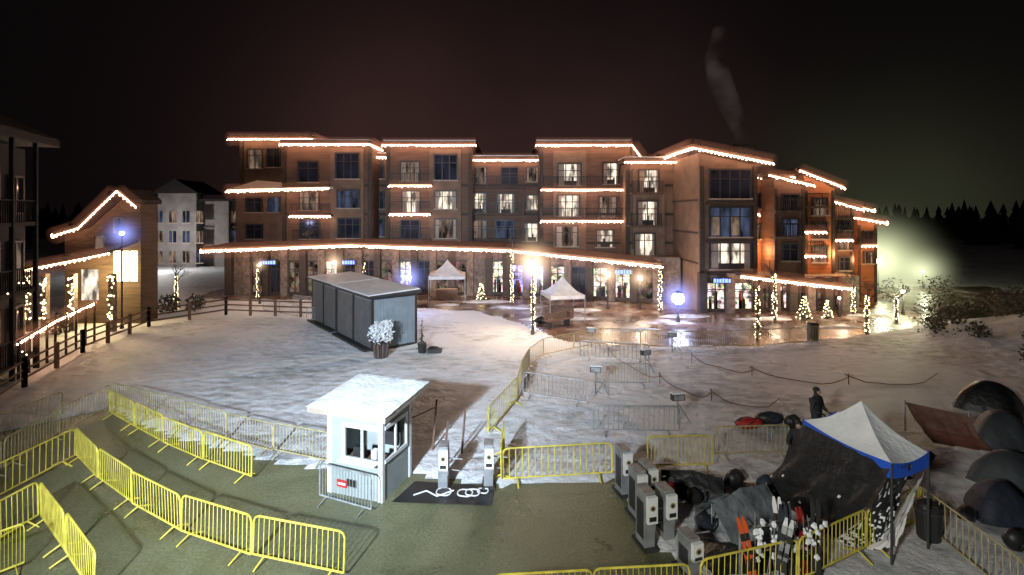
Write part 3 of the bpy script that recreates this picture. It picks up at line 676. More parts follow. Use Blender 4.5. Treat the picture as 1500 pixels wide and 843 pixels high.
# ------------------------------------------------------------------ foliage helpers
def leaves(b, c, R, n, sz, m, sc=(1,1,1)):
    for _ in range(n):
        d = V((random.gauss(0,1),random.gauss(0,1),random.gauss(0,1))).normalized()*R*random.random()**.4
        p = V(c)+V((d.x*sc[0],d.y*sc[1],d.z*sc[2])); a = V((random.gauss(0,1),random.gauss(0,1),random.gauss(0,1))).normalized(); t = a.orthogonal().normalized(); s = sz*random.uniform(.5,1.3)
        b.add([p-a*s, p+t*s*.45, p+a*s, p-t*s*.45], [(0,1,2,3)], m)
def conifer(loc, h, nm='conifer_tree', lit=False, r=.24, snow=.12):
    b = B(); b.cyl((0,0,0),(0,0,h*.97),h*.018+.02,.01,6,BARK)
    lay = int(h*5)+6
    for i in range(lay):
        t = i/lay; z = h*(.08+.9*t); R = h*r*(1-t)**.9*random.uniform(.8,1.15)+.05
        nb = max(5, int(13*(1-t)))
        for k in range(nb):
            an = random.uniform(0,6.283); rr = R*random.uniform(.6,1.1); d = V((math.cos(an),math.sin(an),0)); s = V((-d.y,d.x,0))
            tip = d*rr+V((0,0,z-rr*.35)); base = V((0,0,z))
            for q in range(4):
                f0 = .2+.2*q; c = base.lerp(tip, f0+.1); w = rr*.2*(1.1-f0)+.03
                mm = SNOWC if random.random() < snow else NEEDLE
                b.add([c-d*rr*.16, c+s*w+V((0,0,-.05*rr)), c+d*rr*.18+V((0,0,-.1*rr)), c-s*w+V((0,0,-.05*rr))], [(0,1,2,3)], mm)
        if lit:
            for k in range(3):
                an = random.uniform(0,6.283); b.octa((math.cos(an)*R*.9,math.sin(an)*R*.9,z-.2*R),.035,TBULB)
    o = b.make(nm); o.location = loc; return o
def branch(b, p, d, L, r, dep, m):
    q = p+d*L; b.cyl(p, q, r, r*.62, 5, m, False)
    if dep <= 0: return
    for _ in range(3):
        nd = (d+V((random.gauss(0,.5),random.gauss(0,.5),random.gauss(.1,.3)))).normalized()
        branch(b, p.lerp(q, random.uniform(.6,1)), nd, L*random.uniform(.55,.8), r*.55, dep-1, m)
def lit_tree(x, y, hl, total=None, n=None, nm='string_lit_tree', r=.1):
    total = total or hl+1.3; b = B()
    b.cyl((0,0,-.1),(0,0,hl),r,r*.6,8,BARK)
    for _ in range(5): 
        branch(b, V((0,0,hl*random.uniform(.75,1))), V((random.gauss(0,.5),random.gauss(0,.5),.8)).normalized(), (total-hl)*.5, r*.35, 2, BARK)
    n = n or int(hl*22)
    for k in range(n):
        t = k/n; an = k*1.9; rr = r*(1-.4*t)+.03
        if random.random() < .8: b.octa((rr*math.cos(an)+random.uniform(-.05,.05), rr*math.sin(an), .15+t*(hl-.1)), random.uniform(.025,.045), TBULB)
    o = b.make(nm); o.location = (x, y, max(0, gz(x,y))); return o
for u, vb, vt in [(258,455,405),(378,440,388),(533,432,386),(750,446,366),(781,490,398),(967,458,392),(1110,500,420),(1135,470,402),(1250,462,422),(1270,490,434),(1313,472,432)]:
    D = 5437.5/(vb-310); lit_tree((u-750)*D/750, D, (vb-vt)*D/750)
for u, vb, h in [(1178,466,1.6),(1212,466,1.3),(705,440,1.5)]:
    D = 5437.5/(vb-310); conifer(((u-750)*D/750, D, 0), h, 'christmas_tree', True, r=.3)
pl = empty('flocked_shrub_planter', (-6.45,25.2,.03))
b = B()
for k in range(18):
    t = 2*math.pi*k/18; b.cyl((.27*math.cos(t),.27*math.sin(t),0),(.36*math.cos(t),.36*math.sin(t),.75),.055,.06,6,WOOD if k % 2 else DMETAL)
b.cyl((0,0,.02),(0,0,.7),.26,.34,16,DMETAL); b.make('ribbed_pot', pl)
b = B()
for k in range(9): 
    an = k*2.4; leaves(b,(.3*math.cos(an),.3*math.sin(an),1.05+.07*k),.3,80,.085,SNOWC)
leaves(b,(0,0,1.2),.66,260,.07,SNOWC,(1,1,.95)); leaves(b,(0,0,1.1),.55,220,.07,NEEDLE)
for _ in range(14): branch(b,V((0,0,.7)),V((random.gauss(0,.5),random.gauss(0,.5),.9)).normalized(),.4,.02,1,BARK)
b.make('shrub', pl)
conifer((-4.75,27.0,.03), 1.6, 'potted_evergreen', snow=.05, r=.16)
b = B(); b.cyl((0,0,0),(0,0,.5),.2,.24,10,BLACK); b.box(.3,1.0,-.2,.25,0,.18,BLACK); b.ball((.6,0,.2),.25,BLACK,8,(1.3,1,.5),.15); o = b.make('black_equipment_bag'); o.location=(-4.6,26.2,.03)

# ------------------------------------------------------------------ street lamps
MH = {'w': glow_ball('glow_mist_warm',(1,.66,.40),2.2), 'b': glow_ball('glow_mist_cool',(.30,.36,1),2.4), 'g': glow_ball('glow_mist_green',(.80,.85,.50),.7)}
def lamp(x, y, z, col='w', gr=.16, power=300, haze=1.3, post=True, nm='street_lamp', dens=1.):
    e = empty(nm, (x, y, 0)); b = B()
    if post:
        b.cyl((0,0,-.1),(0,0,z-gr),.06,.045,8,DMETAL); b.cyl((0,0,0),(0,0,.35),.12,.09,8,DMETAL); b.cyl((0,0,z-gr-.08),(0,0,z-gr),.1,.12,8,DMETAL)
        b.cyl((0,0,z+gr*.9),(0,0,z+gr*1.3),gr*.9,.03,8,DMETAL); b.make('post', e)
    b = B(); b.ball((0,0,z),gr,GLOBEB if col=='b' else GLOBEW,12); o = b.make('globe', e, True)
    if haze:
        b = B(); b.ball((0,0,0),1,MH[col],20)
        o = b.make('glow_mist', e, True); o.location = (0,0,z); o.scale = (haze,)*3  # self-emitting sphere added to imitate the glow around the globe
    c = {'b':(.55,.65,1),'w':(1,.72,.48),'g':(.9,1,.6)}[col]
    light('lamp_light','POINT',(0,-gr-.25,z),power,c,.2,e)
lamp(-13.9,40,3.25,'w',.15,260,1.5); lamp(-7.3,36,2.6,'b',.2,300,1.9); lamp(1.2,30.0,4.25,'w',.2,1300,2.3)
lamp(7.1,38,2.6,'w',.17,350,1.7); lamp(9.5,38,2.3,'w',.17,350,1.6); lamp(10.9,33.6,1.55,'b',.40,500,2.2); lamp(1.6,38.5,2.6,'b',.16,350,1.8)
lamp(-19.7,40,3.1,'w',.1,120,1.0); lamp(32.2,45,2.9,'g',.24,600,6.5,nm='flood_lamp'); lamp(38.5,48,1.6,'g',.12,160,4.,nm='flood_lamp'); lamp(-24.0,31.5,5.9,'b',.13,60,1.6,nm='flood_lamp')
lamp(27.5,36,1.6,'g',.13,400,2.2); lamp(17.8,34.9,1.5,'w',.08,160,.0); lamp(22.5,35.2,1.3,'w',.08,160,0)
# ------------------------------------------------------------------ marquees
def marquee(x, y, w, ze, za, rz, nm='peaked_marquee_tent'):
    e = empty(nm, (x, y, 0), rz); b = B(); h = w/2
    K = 7; vs = []
    for j in range(4):
        a = j*math.pi/2+math.pi/4; c = a+math.pi/2
        p = V((math.cos(a)*h*1.414,math.sin(a)*h*1.414,ze)); q = V((math.cos(c)*h*1.414,math.sin(c)*h*1.414,ze))
        prev = None
        for k in range(K+1):
            t = k/K; z = ze+(za-ze)*(t**1.6); s = 1-t
            row = [V((p.x*s,p.y*s,z)), V(((p.x+q.x)/2*s*.97,(p.y+q.y)/2*s*.97,z-.04*s)), V((q.x*s,q.y*s,z))]
            if prev: b.add(prev+row, [(0,1,4,3),(1,2,5,4)], WHITEF)
            prev = row
        b.add([p,q,q-V((0,0,.25)),p-V((0,0,.25))],[(0,1,2,3)],WHITEF)
    b.make('canopy', e, True); b = B()
    for j in range(4):
        a = j*math.pi/2+math.pi/4; b.cyl((math.cos(a)*h*1.4,math.sin(a)*h*1.4,0),(math.cos(a)*h*1.4,math.sin(a)*h*1.4,ze),.035,.035,6,METAL)
    b.box(-h*.6,h*.6,-.3,.3,0,.9,WOOD); b.make('poles_and_counter', e)
marquee(-5.3,42,2.9,2.1,3.3,.1); marquee(3.4,34.6,2.4,1.75,2.9,.2)
light('marquee_light','POINT',(-5.3,41.9,1.9),120,(1,.75,.5),.1)

# ------------------------------------------------------------------ access gates
def gate(x, y, h, rz=0, nm='ski_pass_gate'):
    e = empty(nm, (x, y, 0), rz); b = B()
    b.box(-.12,.12,-.2,.2,.05,h,GATEG); b.box(-.17,.17,-.3,.3,0,.06,DMETAL); b.box(-.125,.125,-.205,.205,h+.003,h+.03,METAL)
    b.box(-.122,-.12,-.15,.15,.2,h-.2,DMETAL); b.make('pillar', e)
    b = B(); b.box(-.09,.14,-.29,-.205,h*.5,h*.97,WHITEP); b.cyl((.02,-.302,h*.78),(.02,-.292,h*.78),.065,.065,14,YELD); b.cyl((.02,-.305,h*.78),(.02,-.3,h*.78),.04,.04,12,BLACK); b.box(-.06,.1,-.3,-.292,h*.55,h*.63,BLACK)
    b.box(.125,.14,-.2,.1,h*.35,h*.85,METAL); b.make('reader_panel', e)
    b = B(); b.cyl((.13,0,.75),(.5,0,.72),.016,.016,6,METAL); b.cyl((.13,0,.45),(.42,0,.42),.012,.012,6,METAL); b.make('turnstile_arm', e)
for x, y, h, r in [(2.85,13.2,1.16,.25),(2.97,12.2,1.12,.25),(3.3,12.5,1.1,.25),(2.9,11.15,1.2,.25),(3.4,11.4,1.1,.25),(3.55,10.3,.75,.3)]: gate(x,y,h,r)
gate(-1.8,13.5,1.1,0); gate(-.62,13.6,1.1,0)
b = B(); b.poly([(-3.0,12.75,.012),(-.5,12.6,.012),(-.45,13.5,.012),(-2.6,13.75,.012)], BLACK); b.make('rubber_mat')
def ring(b, c, R, r, m, n=20):
    p = [(c[0]+R*math.cos(2*math.pi*k/n), c[1]+R*.9*math.sin(2*math.pi*k/n), c[2]+.01*math.sin(k)) for k in range(n+1)]; b.tube(p, r, 5, m)
b = B()
for c in ((-1.2,13.1,.05),(-1.0,13.05,.09),(-1.75,13.15,.05),(-.75,13.2,.05)): ring(b,c,random.uniform(.13,.22),.018,WHITEP)
b.tube([(-2.5,13.0,.05),(-2.2,13.2,.05),(-1.9,12.95,.05),(-1.5,13.2,.06)],.018,5,WHITEP); b.make('coiled_hose')
b = B()
for x, y, h in ((-3.0,14.6,1.6),(-2.4,15.5,1.5),(-1.9,14.2,1.4),(-1.5,15.2,1.3)): b.cyl((x,y,0),(x+.1,y+.15,h),.035,.03,6,WOOD)
b.cyl((-3.0,14.6,1.3),(-2.3,15.6,1.3),.02,.02,5,WOOD); b.make('wooden_lane_posts')
def marker(x, y, h):
    b = B(); b.cyl((0,0,0),(0,0,h),.03,.03,6,METAL); b.cyl((.5,0,0),(.05,0,h*.8),.02,.02,5,METAL); b.box(-.22,.22,-.1,.1,h,h+.22,DMETAL); b.box(-.23,.23,-.11,.11,h+.223,h+.26,SNOWC); b.box(-.18,.18,-.112,-.102,h+.03,h+.19,METAL)
    o = b.make('lane_marker_box'); o.location = (x,y,.03); o.rotation_euler[2] = random.uniform(-.4,.4)
marker(3.3,20.2,.9); marker(5.9,22.6,.9); marker(5.6,17.3,.85); marker(4.2,27.2,.8); marker(8.2,26.2,.8)

# ------------------------------------------------------------------ pop-up canopy with tarp
ct = empty('popup_canopy_tent', (0,0,0))
F = V((7.75,10.45,2.1)); Lc = V((7.2,12.65,2.1)); R_ = V((8.9,10.95,2.1)); Bk = Lc+(R_-F); AP = (F+Lc+R_+Bk)/4+V((0,0,.78))
b = B()
cs = [F, R_, Bk, Lc]; K = 8
for j in range(4):
    p, q = cs[j], cs[(j+1) % 4]; prev = None
    for k in range(K+1):
        t = k/K; row = []
        for i in range(7):
            w = i/6; e = p.lerp(q, w); x = e.lerp(AP, t); sag = .1*math.sin(math.pi*w)*(1-t)+.12*math.sin(math.pi*t)
            row.append(V((x.x,x.y,x.z-sag+.008*random.random())))
        if prev: b.add(prev+row, [(i,i+1,i+8,i+7) for i in range(6)], SNOWC)
        prev = row
b.make('canopy', ct, True)
b = B()
for j in range(4):
    p, q = cs[j], cs[(j+1) % 4]; n = (q-p).cross(V((0,0,1))).normalized()*.02
    for i in range(8):
        a = p.lerp(q, i/8)+n; c = p.lerp(q, (i+1)/8)+n; sa = .09*math.sin(math.pi*i/8); sc_ = .09*math.sin(math.pi*(i+1)/8)
        b.add([a-V((0,0,sa-.02)), c-V((0,0,sc_-.02)), c-V((0,0,.3+sc_*.6)), a-V((0,0,.3+sa*.6))], [(0,1,2,3)], BLUE)
b.make('blue_valance', ct)
b = B()
for p in cs: b.cyl((p.x,p.y,0),(p.x,p.y,p.z),.025,.025,6,DMETAL)
b.make('frame_legs', ct)
b = B()
def drape(b, a0, a1, g0, g1, m, nx=14, nz=10, w=.08, snow=0):
    idx = []
    for j in range(nz+1):
        for i in range(nx+1):
            s = i/nx; t = j/nz; p = V(a0).lerp(V(a1), s); q = V(g0).lerp(V(g1), s); x = p.lerp(q, t)
            f = w*math.sin(s*17+t*3)*t+.05*noise.noise(V((s*6,t*5,1)))
            idx.append(V((x.x+f*.7, x.y-f, x.z-.15*math.sin(math.pi*t))))
    for j in range(nz):
        for i in range(nx):
            k = j*(nx+1)+i; mm = SNOWC if snow and noise.noise(V((i*.6, j*.6, 4)))+j/nz*.5-.4 > 1-snow else m
            b.add([idx[k],idx[k+1],idx[k+nx+2],idx[k+nx+1]], [(0,1,2,3)], mm)
drape(b, Lc-V((0.02,0,.1)), F-V((0.02,0,.1)), (6.4,13.4,.02), (7.15,11.3,.02), TARP, 40, 30, snow=.55)
drape(b, F-V((.01,.03,.1)), F.lerp(R_,.5)-V((0,.03,.1)), (7.1,11.2,.02), (7.9,10.9,.03), TARP, 40, 34, snow=.95)
drape(b, F.lerp(R_,.1)-V((0,.06,1.0)), F.lerp(R_,.8)-V((0,.06,.35)), (7.4,10.6,.25), (7.9,10.6,.35), WHITEF, 10, 8, .05)
b.make('hanging_tarp', ct, True)

# ------------------------------------------------------------------ camp gear
def dome(x, y, r, h, m, rz=0, sc=1.3, nm='dome_tent', door=True):
    b = B(); n = 16; K = 7; vs = []; fs = []
    for k in range(K+1):
        t = k/K*math.pi/2
        for i in range(n):
            a = 2*math.pi*i/n; q = 1+.13*math.cos(4*a); q *= 1+.06*noise.noise(V((i*.8,k*.9,x))); cz = (1-(k/K)**1.25); vs.append((r*sc*q*cz*math.cos(a), r*q*cz*math.sin(a), h*math.sin(t)**.9))
    for k in range(K):
        for i in range(n): fs.append((k*n+i,k*n+(i+1)%n,(k+1)*n+(i+1)%n,(k+1)*n+i))
    b.add(vs, fs, m)
    if door: b.poly([(-r*.35,-r*.98,.05),(r*.35,-r*.98,.05),(r*.1,-r*.6,h*.68),(-r*.1,-r*.6,h*.68)], BLACK)
    b.cyl((0,-r*1.0,.01),(0,-r*1.5,.01),.01,.01,4,METAL); b.cyl((-r*sc,0,h*.3),(-r*sc*1.5,0,0),.006,.006,4,METAL)
    o = b.make(nm, smooth=True); o.location = (x,y,max(0,gz(x,y))-.02); o.rotation_euler[2] = rz
dome(15.3,16.0,.75,1.0,GREYF,.3); dome(13.2,13.6,.7,.85,GREYF,-.2); dome(11.6,12.2,.6,.8,NAVY,.5); dome(16.8,15.4,.9,1.05,NAVY,.1); dome(17.5,18.8,.9,1.0,TARP,0); dome(12.3,11.3,.6,.75,GREYF,.3)
b = B(); drape(b,(12.9,16.8,1.0),(14.2,15.9,.9),(13.0,15.8,.1),(14.3,15.2,.1),MAROON,12,6,.06)
for p in ((12.9,16.8),(14.2,15.9)): b.cyl((*p,0),(*p,1.05),.025,.025,6,METAL)
b.make('tarp_windbreak', smooth=True)
def lump(nm, x, y, r, sc, m, rz=0, n=3):
    b = B()
    for k in range(n):
        b.ball((random.uniform(-.4,.4)*r*sc[0],random.uniform(-.3,.3)*r,r*sc[2]*.7),r*random.uniform(.5,.9),m if k<2 else random.choice([BLACK,NAVY,m]),10,sc,.08)
    b.tube([(-r*.5,-r*.6,r*.2),(-r*.5,-r*.8,r*.7),(r*.2,-r*.7,r*.9)],.02,5,BLACK)
    o = b.make(nm, smooth=True); o.location = (x,y,max(0,gz(x,y))); o.rotation_euler[2] = rz
lump('sleeping_bag',7.9,17.1,.32,(1.6,.8,.7),RED,.2); lump('sleeping_bag',8.8,17.4,.34,(1.5,.9,.8),NAVY,-.2); lump('backpack',9.3,17.0,.28,(.9,.8,1.1),BLACK)
lump('backpack',3.9,12.9,.26,(1,.8,1),RED,0); lump('backpack',4.6,12.7,.3,(1.1,.9,.8),BLACK,1); lump('duffel_bag',5.2,13.3,.32,(1.6,.8,.6),BLACK,.4); lump('duffel_bag',4.4,11.6,.3,(1.4,.8,.6),NAVY,.9)
lump('sleeping_bag',5.6,12.4,.34,(1.8,.8,.5),GREYF,.3); lump('backpack',6.3,11.0,.26,(1,.8,1.1),BLACK,0); lump('duffel_bag',5.0,10.6,.3,(1.5,.8,.6),BLACK,-.4)
lump('backpack',10.4,14.6,.28,(1,.8,1),NAVY,0); lump('duffel_bag',11.8,14.8,.3,(1.4,.8,.6),BLACK,.4); lump('backpack',10.8,10.9,.26,(1,.8,1),BLACK,0)
lump('duffel_bag',10.6,12.0,.28,(1.4,.8,.6),BLACK,.7); lump('backpack',6.6,13.2,.26,(1,.8,1),NAVY,.2); lump('backpack',5.9,13.6,.25,(1,.9,.9),BLACK,.2)
def flattarp(nm, pts, m, hs=.35):
    b = B(); n = 14; idx = []
    for j in range(n+1):
        for i in range(n+1):
            s, t = i/n, j/n; p = V((*pts[0],0)).lerp(V((*pts[1],0)), s).lerp(V((*pts[3],0)).lerp(V((*pts[2],0)), s), t)
            e = min(1, 4*min(s,1-s,t,1-t)); idx.append((p.x+.08*noise.noise(V((p.x*2,p.y*2,8))),p.y,.03+e*hs*(.45+.9*noise.noise(V((p.x*1.3,p.y*1.3,2))))+(0 if e<1 else .05*random.random())))
    b.add(idx, [(j*(n+1)+i,j*(n+1)+i+1,(j+1)*(n+1)+i+1,(j+1)*(n+1)+i) for j in range(n) for i in range(n)], m); b.make(nm, smooth=True)
flattarp('ground_tarp', [(4.0,11.6),(5.6,10.9),(6.1,12.2),(4.6,12.9)], GREYT, .5); flattarp('ground_tarp', [(4.2,12.9),(6.2,12.3),(6.5,13.6),(4.4,13.9)], TARP, .4); flattarp('ground_tarp', [(3.8,9.9),(6.6,10.4),(6.0,11.2),(3.9,11.3)], TARP, .4)
flattarp('ground_tarp', [(4.6,11.9),(5.5,11.4),(5.9,12.5),(4.9,12.8)], GREYT, .75)
# low ridge bivouac shelters on the tarps
def ridge(x, y, L, w, h, m, rz):
    b = B(); n = 8
    for s in (-1, 1):
        prev = None
        for k in range(n+1):
            t = k/n; row = [V((-L/2+L*t, s*w/2*(1-q)*(1+.08*noise.noise(V((k,q*3,s)))), h*(q**.8)*(1-.25*abs(2*t-1))-.06*math.sin(math.pi*t)*q+.02*random.random())) for q in (0,.25,.5,.75,1)]
            if prev: b.add(prev+row, [(i,i+1,i+6,i+5) for i in range(4)], m)
            prev = row
    for xx in (-L/2, L/2): b.cyl((xx,0,0),(xx,0,h*.8),.015,.015,5,METAL)
    o = b.make('ridge_bivouac_tent', smooth=True); o.location = (x,y,.03); o.rotation_euler[2] = rz
ridge(5.3,11.9,1.9,1.1,.85,GREYT,.5); ridge(4.6,13.1,1.5,.9,.65,TARP,-.3)
b = B(); b.cyl((0,0,0),(0,0,.75),.22,.26,12,BLACK); b.ball((0,0,.75),.27,BLACK,12,(1,1,.35),.06); b.cyl((0,0,.62),(0,0,.66),.275,.275,12,DMETAL); o = b.make('waste_bin'); o.location = (9.2,11.3,.04)
b = B(); b.cyl((0,0,0),(0,0,.9),.3,.3,12,BLACK); b.cyl((0,0,.9),(0,0,1.0),.32,.2,12,DMETAL); o = b.make('waste_bin'); o.location = (17,28.9,.0)
def skis(x, y, lean, m, rz, L=1.75, nm='pair_of_skis'):
    b = B()
    for s in (-.05,.05):
        n = 10; 
        for k in range(n):
            t0, t1 = k/n, (k+1)/n; w = lambda t: .034+.014*abs(2*t-1)**2 if t < .93 else .022
            f = lambda t: .16*max(0,t-.86)*3
            b.hexa([(s-w(t0),-.008+f(t0),t0*L),(s+w(t0),-.008+f(t0),t0*L),(s+w(t0),.008+f(t0),t0*L),(s-w(t0),.008+f(t0),t0*L)],[(s-w(t1),-.008+f(t1),t1*L),(s+w(t1),-.008+f(t1),t1*L),(s+w(t1),.008+f(t1),t1*L),(s-w(t1),.008+f(t1),t1*L)],m if k not in (3,7) else BLACK)
        b.box(s-.03,s+.03,-.06,-.01,L*.38,L*.46,BLACK); b.box(s-.03,s+.03,-.07,-.01,L*.53,L*.57,BLACK)
    o = b.make(nm); o.location = (x,y,.02); o.rotation_euler = (lean,random.uniform(-.18,.18),rz)
skis(4.62,9.7,-.12,ORSKI,.1,1.35)
for x, y, m, L in [(5.0,9.7,METAL,1.45),(5.3,9.8,NAVY,1.5),(5.7,9.95,RED,1.35),(5.15,9.95,GREYF,1.5),(5.9,9.95,BLACK,1.5),(5.5,10.15,WHITEF,1.45)]: skis(x,y,random.uniform(-.3,.05),m,random.uniform(-.6,.6),L)
b = B(); b.tube([(4.5,10.1,0),(4.5,10.1,1),(6.1,10.4,1),(6.1,10.4,0)],.03,6,METAL); b.tube([(4.5,10.1,.5),(6.1,10.4,.5)],.02,6,METAL)
for k in range(14):
    x = 4.6+k*.11; b.cyl((x,9.9+k*.02,0),(x+random.uniform(-.25,.25),10.1+random.uniform(-.1,.1),random.uniform(1.1,1.4)),.01,.008,5,METAL if k%2 else BLACK)
    for _ in range(4): b.ball((x+random.uniform(-.1,.1),9.95+random.uniform(-.1,.1),random.uniform(.5,1.2)),random.uniform(.02,.07),SNOWC,6,(1,1,1),.3)
b.make('ski_rack')
# ------------------------------------------------------------------ people
def skinned(nm, vs, es, rad, mat, parent, root=0, sub=1):
    me = bpy.data.meshes.new(nm); me.from_pydata(vs, es, []); o = bpy.data.objects.new(nm, me); S.collection.objects.link(o)
    o.parent = parent; me.materials.append(mat)
    md = o.modifiers.new('Skin','SKIN'); md.use_smooth_shade = True
    if not me.skin_vertices: return o
    for i, r in enumerate(rad): me.skin_vertices[0].data[i].radius = r if isinstance(r, tuple) else (r, r)
    me.skin_vertices[0].data[root].use_root = True
    s = o.modifiers.new('Sub','SUBSURF'); s.levels = sub; s.render_levels = sub
    return o
def body_mat(nm, coat, pants, split):
    m, nt, o = newmat(nm); L = nt.links.new; p = N(nt,'ShaderNodeBsdfPrincipled'); L(p.outputs[0],o.inputs[0]); p.inputs['Roughness'].default_value=.8
    tc = N(nt,'ShaderNodeTexCoord'); s = N(nt,'ShaderNodeSeparateXYZ'); L(tc.outputs['Object'],s.inputs[0])
    g_ = N(nt,'ShaderNodeMath',operation='GREATER_THAN'); g_.inputs[1].default_value=split; L(s.outputs[2],g_.inputs[0])
    mx = N(nt,'ShaderNodeMix',data_type='RGBA'); mx.inputs[6].default_value=(*pants,1); mx.inputs[7].default_value=(*coat,1); L(g_.outputs[0],mx.inputs[0]); L(mx.outputs[2],p.inputs[0]); return m
def person(x, y, rz, coat, pants, seated=False, nm='person', hat=None):
    e = empty(nm, (x,y,max(0,gz(x,y))), rz); hat = hat or BLACK
    dz = -.5 if seated else 0
    hp = .95+dz
    J = dict(pel=(0,0,hp),sp=(0,.02,hp+.25),ch=(0,0,hp+.45),nk=(0,-.01,hp+.57),hd=(0,-.02,hp+.66),ht=(0,-.02,hp+.78))
    for s, t in ((1,'l'),(-1,'r')):
        J['sh'+t]=(s*.19,0,hp+.47); J['el'+t]=(s*.27,-.04,hp+.18); J['wr'+t]=(s*.17,-.24,hp+.12)
        J['hi'+t]=(s*.1,0,hp-.05)
        if seated: J['kn'+t]=(s*.14,-.46,hp+.02); J['an'+t]=(s*.15,-.5,.1); J['to'+t]=(s*.16,-.66,.05)
        else: J['kn'+t]=(s*.11,-.03,.5); J['an'+t]=(s*.12,.02,.1); J['to'+t]=(s*.13,-.15,.05)
    K = list(J); E = [('pel','sp'),('sp','ch'),('ch','nk'),('nk','hd'),('hd','ht')]
    for t in 'lr': E += [('ch','sh'+t),('sh'+t,'el'+t),('el'+t,'wr'+t),('pel','hi'+t),('hi'+t,'kn'+t),('kn'+t,'an'+t),('an'+t,'to'+t)]
    R = dict(pel=.16,sp=.155,ch=.17,nk=.07,hd=.1,ht=.085,sh=.085,el=.065,wr=.045,hi=.11,kn=.075,an=.055,to=.045)
    skinned('body',[J[k] for k in K],[(K.index(a),K.index(c)) for a,c in E],[R.get(k,R.get(k[:-1])) for k in K],body_mat('clothes',coat,pants,hp-.08),e)
    b = B(); hz = hp+.70; b.ball((0,-.045,hz-.005),.085,SKIN,12,(.85,.9,1.15)); b.cyl((0,-.12,hz),(0,-.15,hz-.03),.012,.02,6,SKIN)
    for s in (.03,-.03): b.ball((s,-.118,hz+.012),.011,BLACK,6)
    b.box(-.025,.025,-.122,-.112,hz-.055,hz-.047,RED); b.ball((0,.0,hz+.05),.108,hat,12,(.95,1.0,.8)); b.make('head_with_hat', e, True)
    b = B()
    for s in (1,-1):
        w = V((s*.17,-.24,hp+.12)); b.ball(w+V((-s*.01,-.05,-.01)),.045,BLACK,8,(.8,1,.55))
        for k in range(4):
            p = w+V((s*(.025-.018*k),-.085,-.01)); q = p+V((0,-.04-.006*(k in (1,2)),-.015)); b.cyl(p,q,.011,.01,6,BLACK); b.cyl(q,q+V((0,-.01,-.03)),.01,.008,6,BLACK)
        b.cyl(w+V((-s*.035,-.04,0)),w+V((-s*.06,-.08,.0)),.012,.01,6,BLACK)
    b.make('gloved_hands', e, True)
    return e
D0 = (.02,.02,.025)
person(9.45,15.9,.5,(.03,.03,.035),D0)
person(8.15,14.55,-.6,(.02,.02,.025),D0,seated=True)
def chair(x, y, rz):
    b = B(); b.box(-.25,.25,-.22,.24,.36,.39,NAVY); b.hexa([(-.25,.24,.39),(.25,.24,.39),(.25,.27,.39),(-.25,.27,.39)],[(-.25,.38,.85),(.25,.38,.85),(.25,.41,.85),(-.25,.41,.85)],NAVY)
    for s in (-.26,.26): b.tube([(s,-.26,0),(s,.26,.38),(s,.4,.85)],.013,5,METAL); b.tube([(s,.3,0),(s,-.24,.38),(s,-.24,.58),(s,.3,.58)],.013,5,METAL)
    o = b.make('folding_camp_chair'); o.location=(x,y,max(0,gz(x,y))-.04); o.rotation_euler[2]=rz
chair(8.15,14.62,-.6); chair(11.2,16.2,.8); chair(10.0,13.3,.2)
# ------------------------------------------------------------------ vegetation right
for x, y, h in [(44,40,8),(50,42,11),(56,50,12),(44,33,9),(54,38,11),(38,26,7)]: conifer((x,y,.3),h,'conifer_tree',False,r=.2,snow=.05)
b = B()
for _ in range(70):
    x = random.uniform(23,42); y = random.uniform(20,38); 
    if x/y < .82: continue
    z = gz(x,y) if x < 60 else 0; R = random.uniform(.5,1.3); leaves(b,(x,y,z+R*.6),R,200,.11,BUSH,(1,1,.8))
    for k in range(4): branch(b,V((x,y,z)),V((random.gauss(0,.5),random.gauss(0,.5),1)).normalized(),R*.8,.03,2,BARK)
b.make('hillside_shrubs')
b = B()
for x, y, R in [(-26.6,30,.7),(-24.5,36.5,.8),(-23.0,37.2,.7),(30.5,41,1.1),(33,40,1.3),(35.5,42,1.2)]:
    leaves(b,(x,y,R*.8),R,300,.12,BUSH)
b.make('hedge_shrubs')
b = B()
for k in range(600):
    an = math.radians(random.uniform(18,162)); R = random.uniform(140,260); x = R*math.cos(an); y = R*math.sin(an); h = random.uniform(8,12)
    z = -1; w = h*.3
    for i in range(5):
        t = i/5; zz = z+h*(.05+.85*t); r0 = w*(1-t)*random.uniform(.7,1.3)+.3; n = 7; o = random.random()
        ringp = [(x+r0*random.uniform(.6,1.3)*math.cos(6.283*q/n+o), y+r0*random.uniform(.6,1.3)*math.sin(6.283*q/n+o), zz-random.uniform(0,.5)) for q in range(n)]
        b.add(ringp+[(x,y,zz+h*.26)], [(q,(q+1)%n,n) for q in range(n)], FOREST)
b.make('distant_forest')
b = B(); b.box(-.9,.9,-.25,.25,.42,.48,WOOD); b.box(-.9,.9,.25,.3,.5,.85,WOOD)
for x in (-.75,.75): b.box(x-.04,x+.04,-.22,.28,0,.42,DMETAL)
o = b.make('park_bench'); o.location=(2.9,32.2,.0); o.rotation_euler[2]=.6
lump('covered_firepit',1.9,33.0,.45,(1.2,1,.7),BLACK)

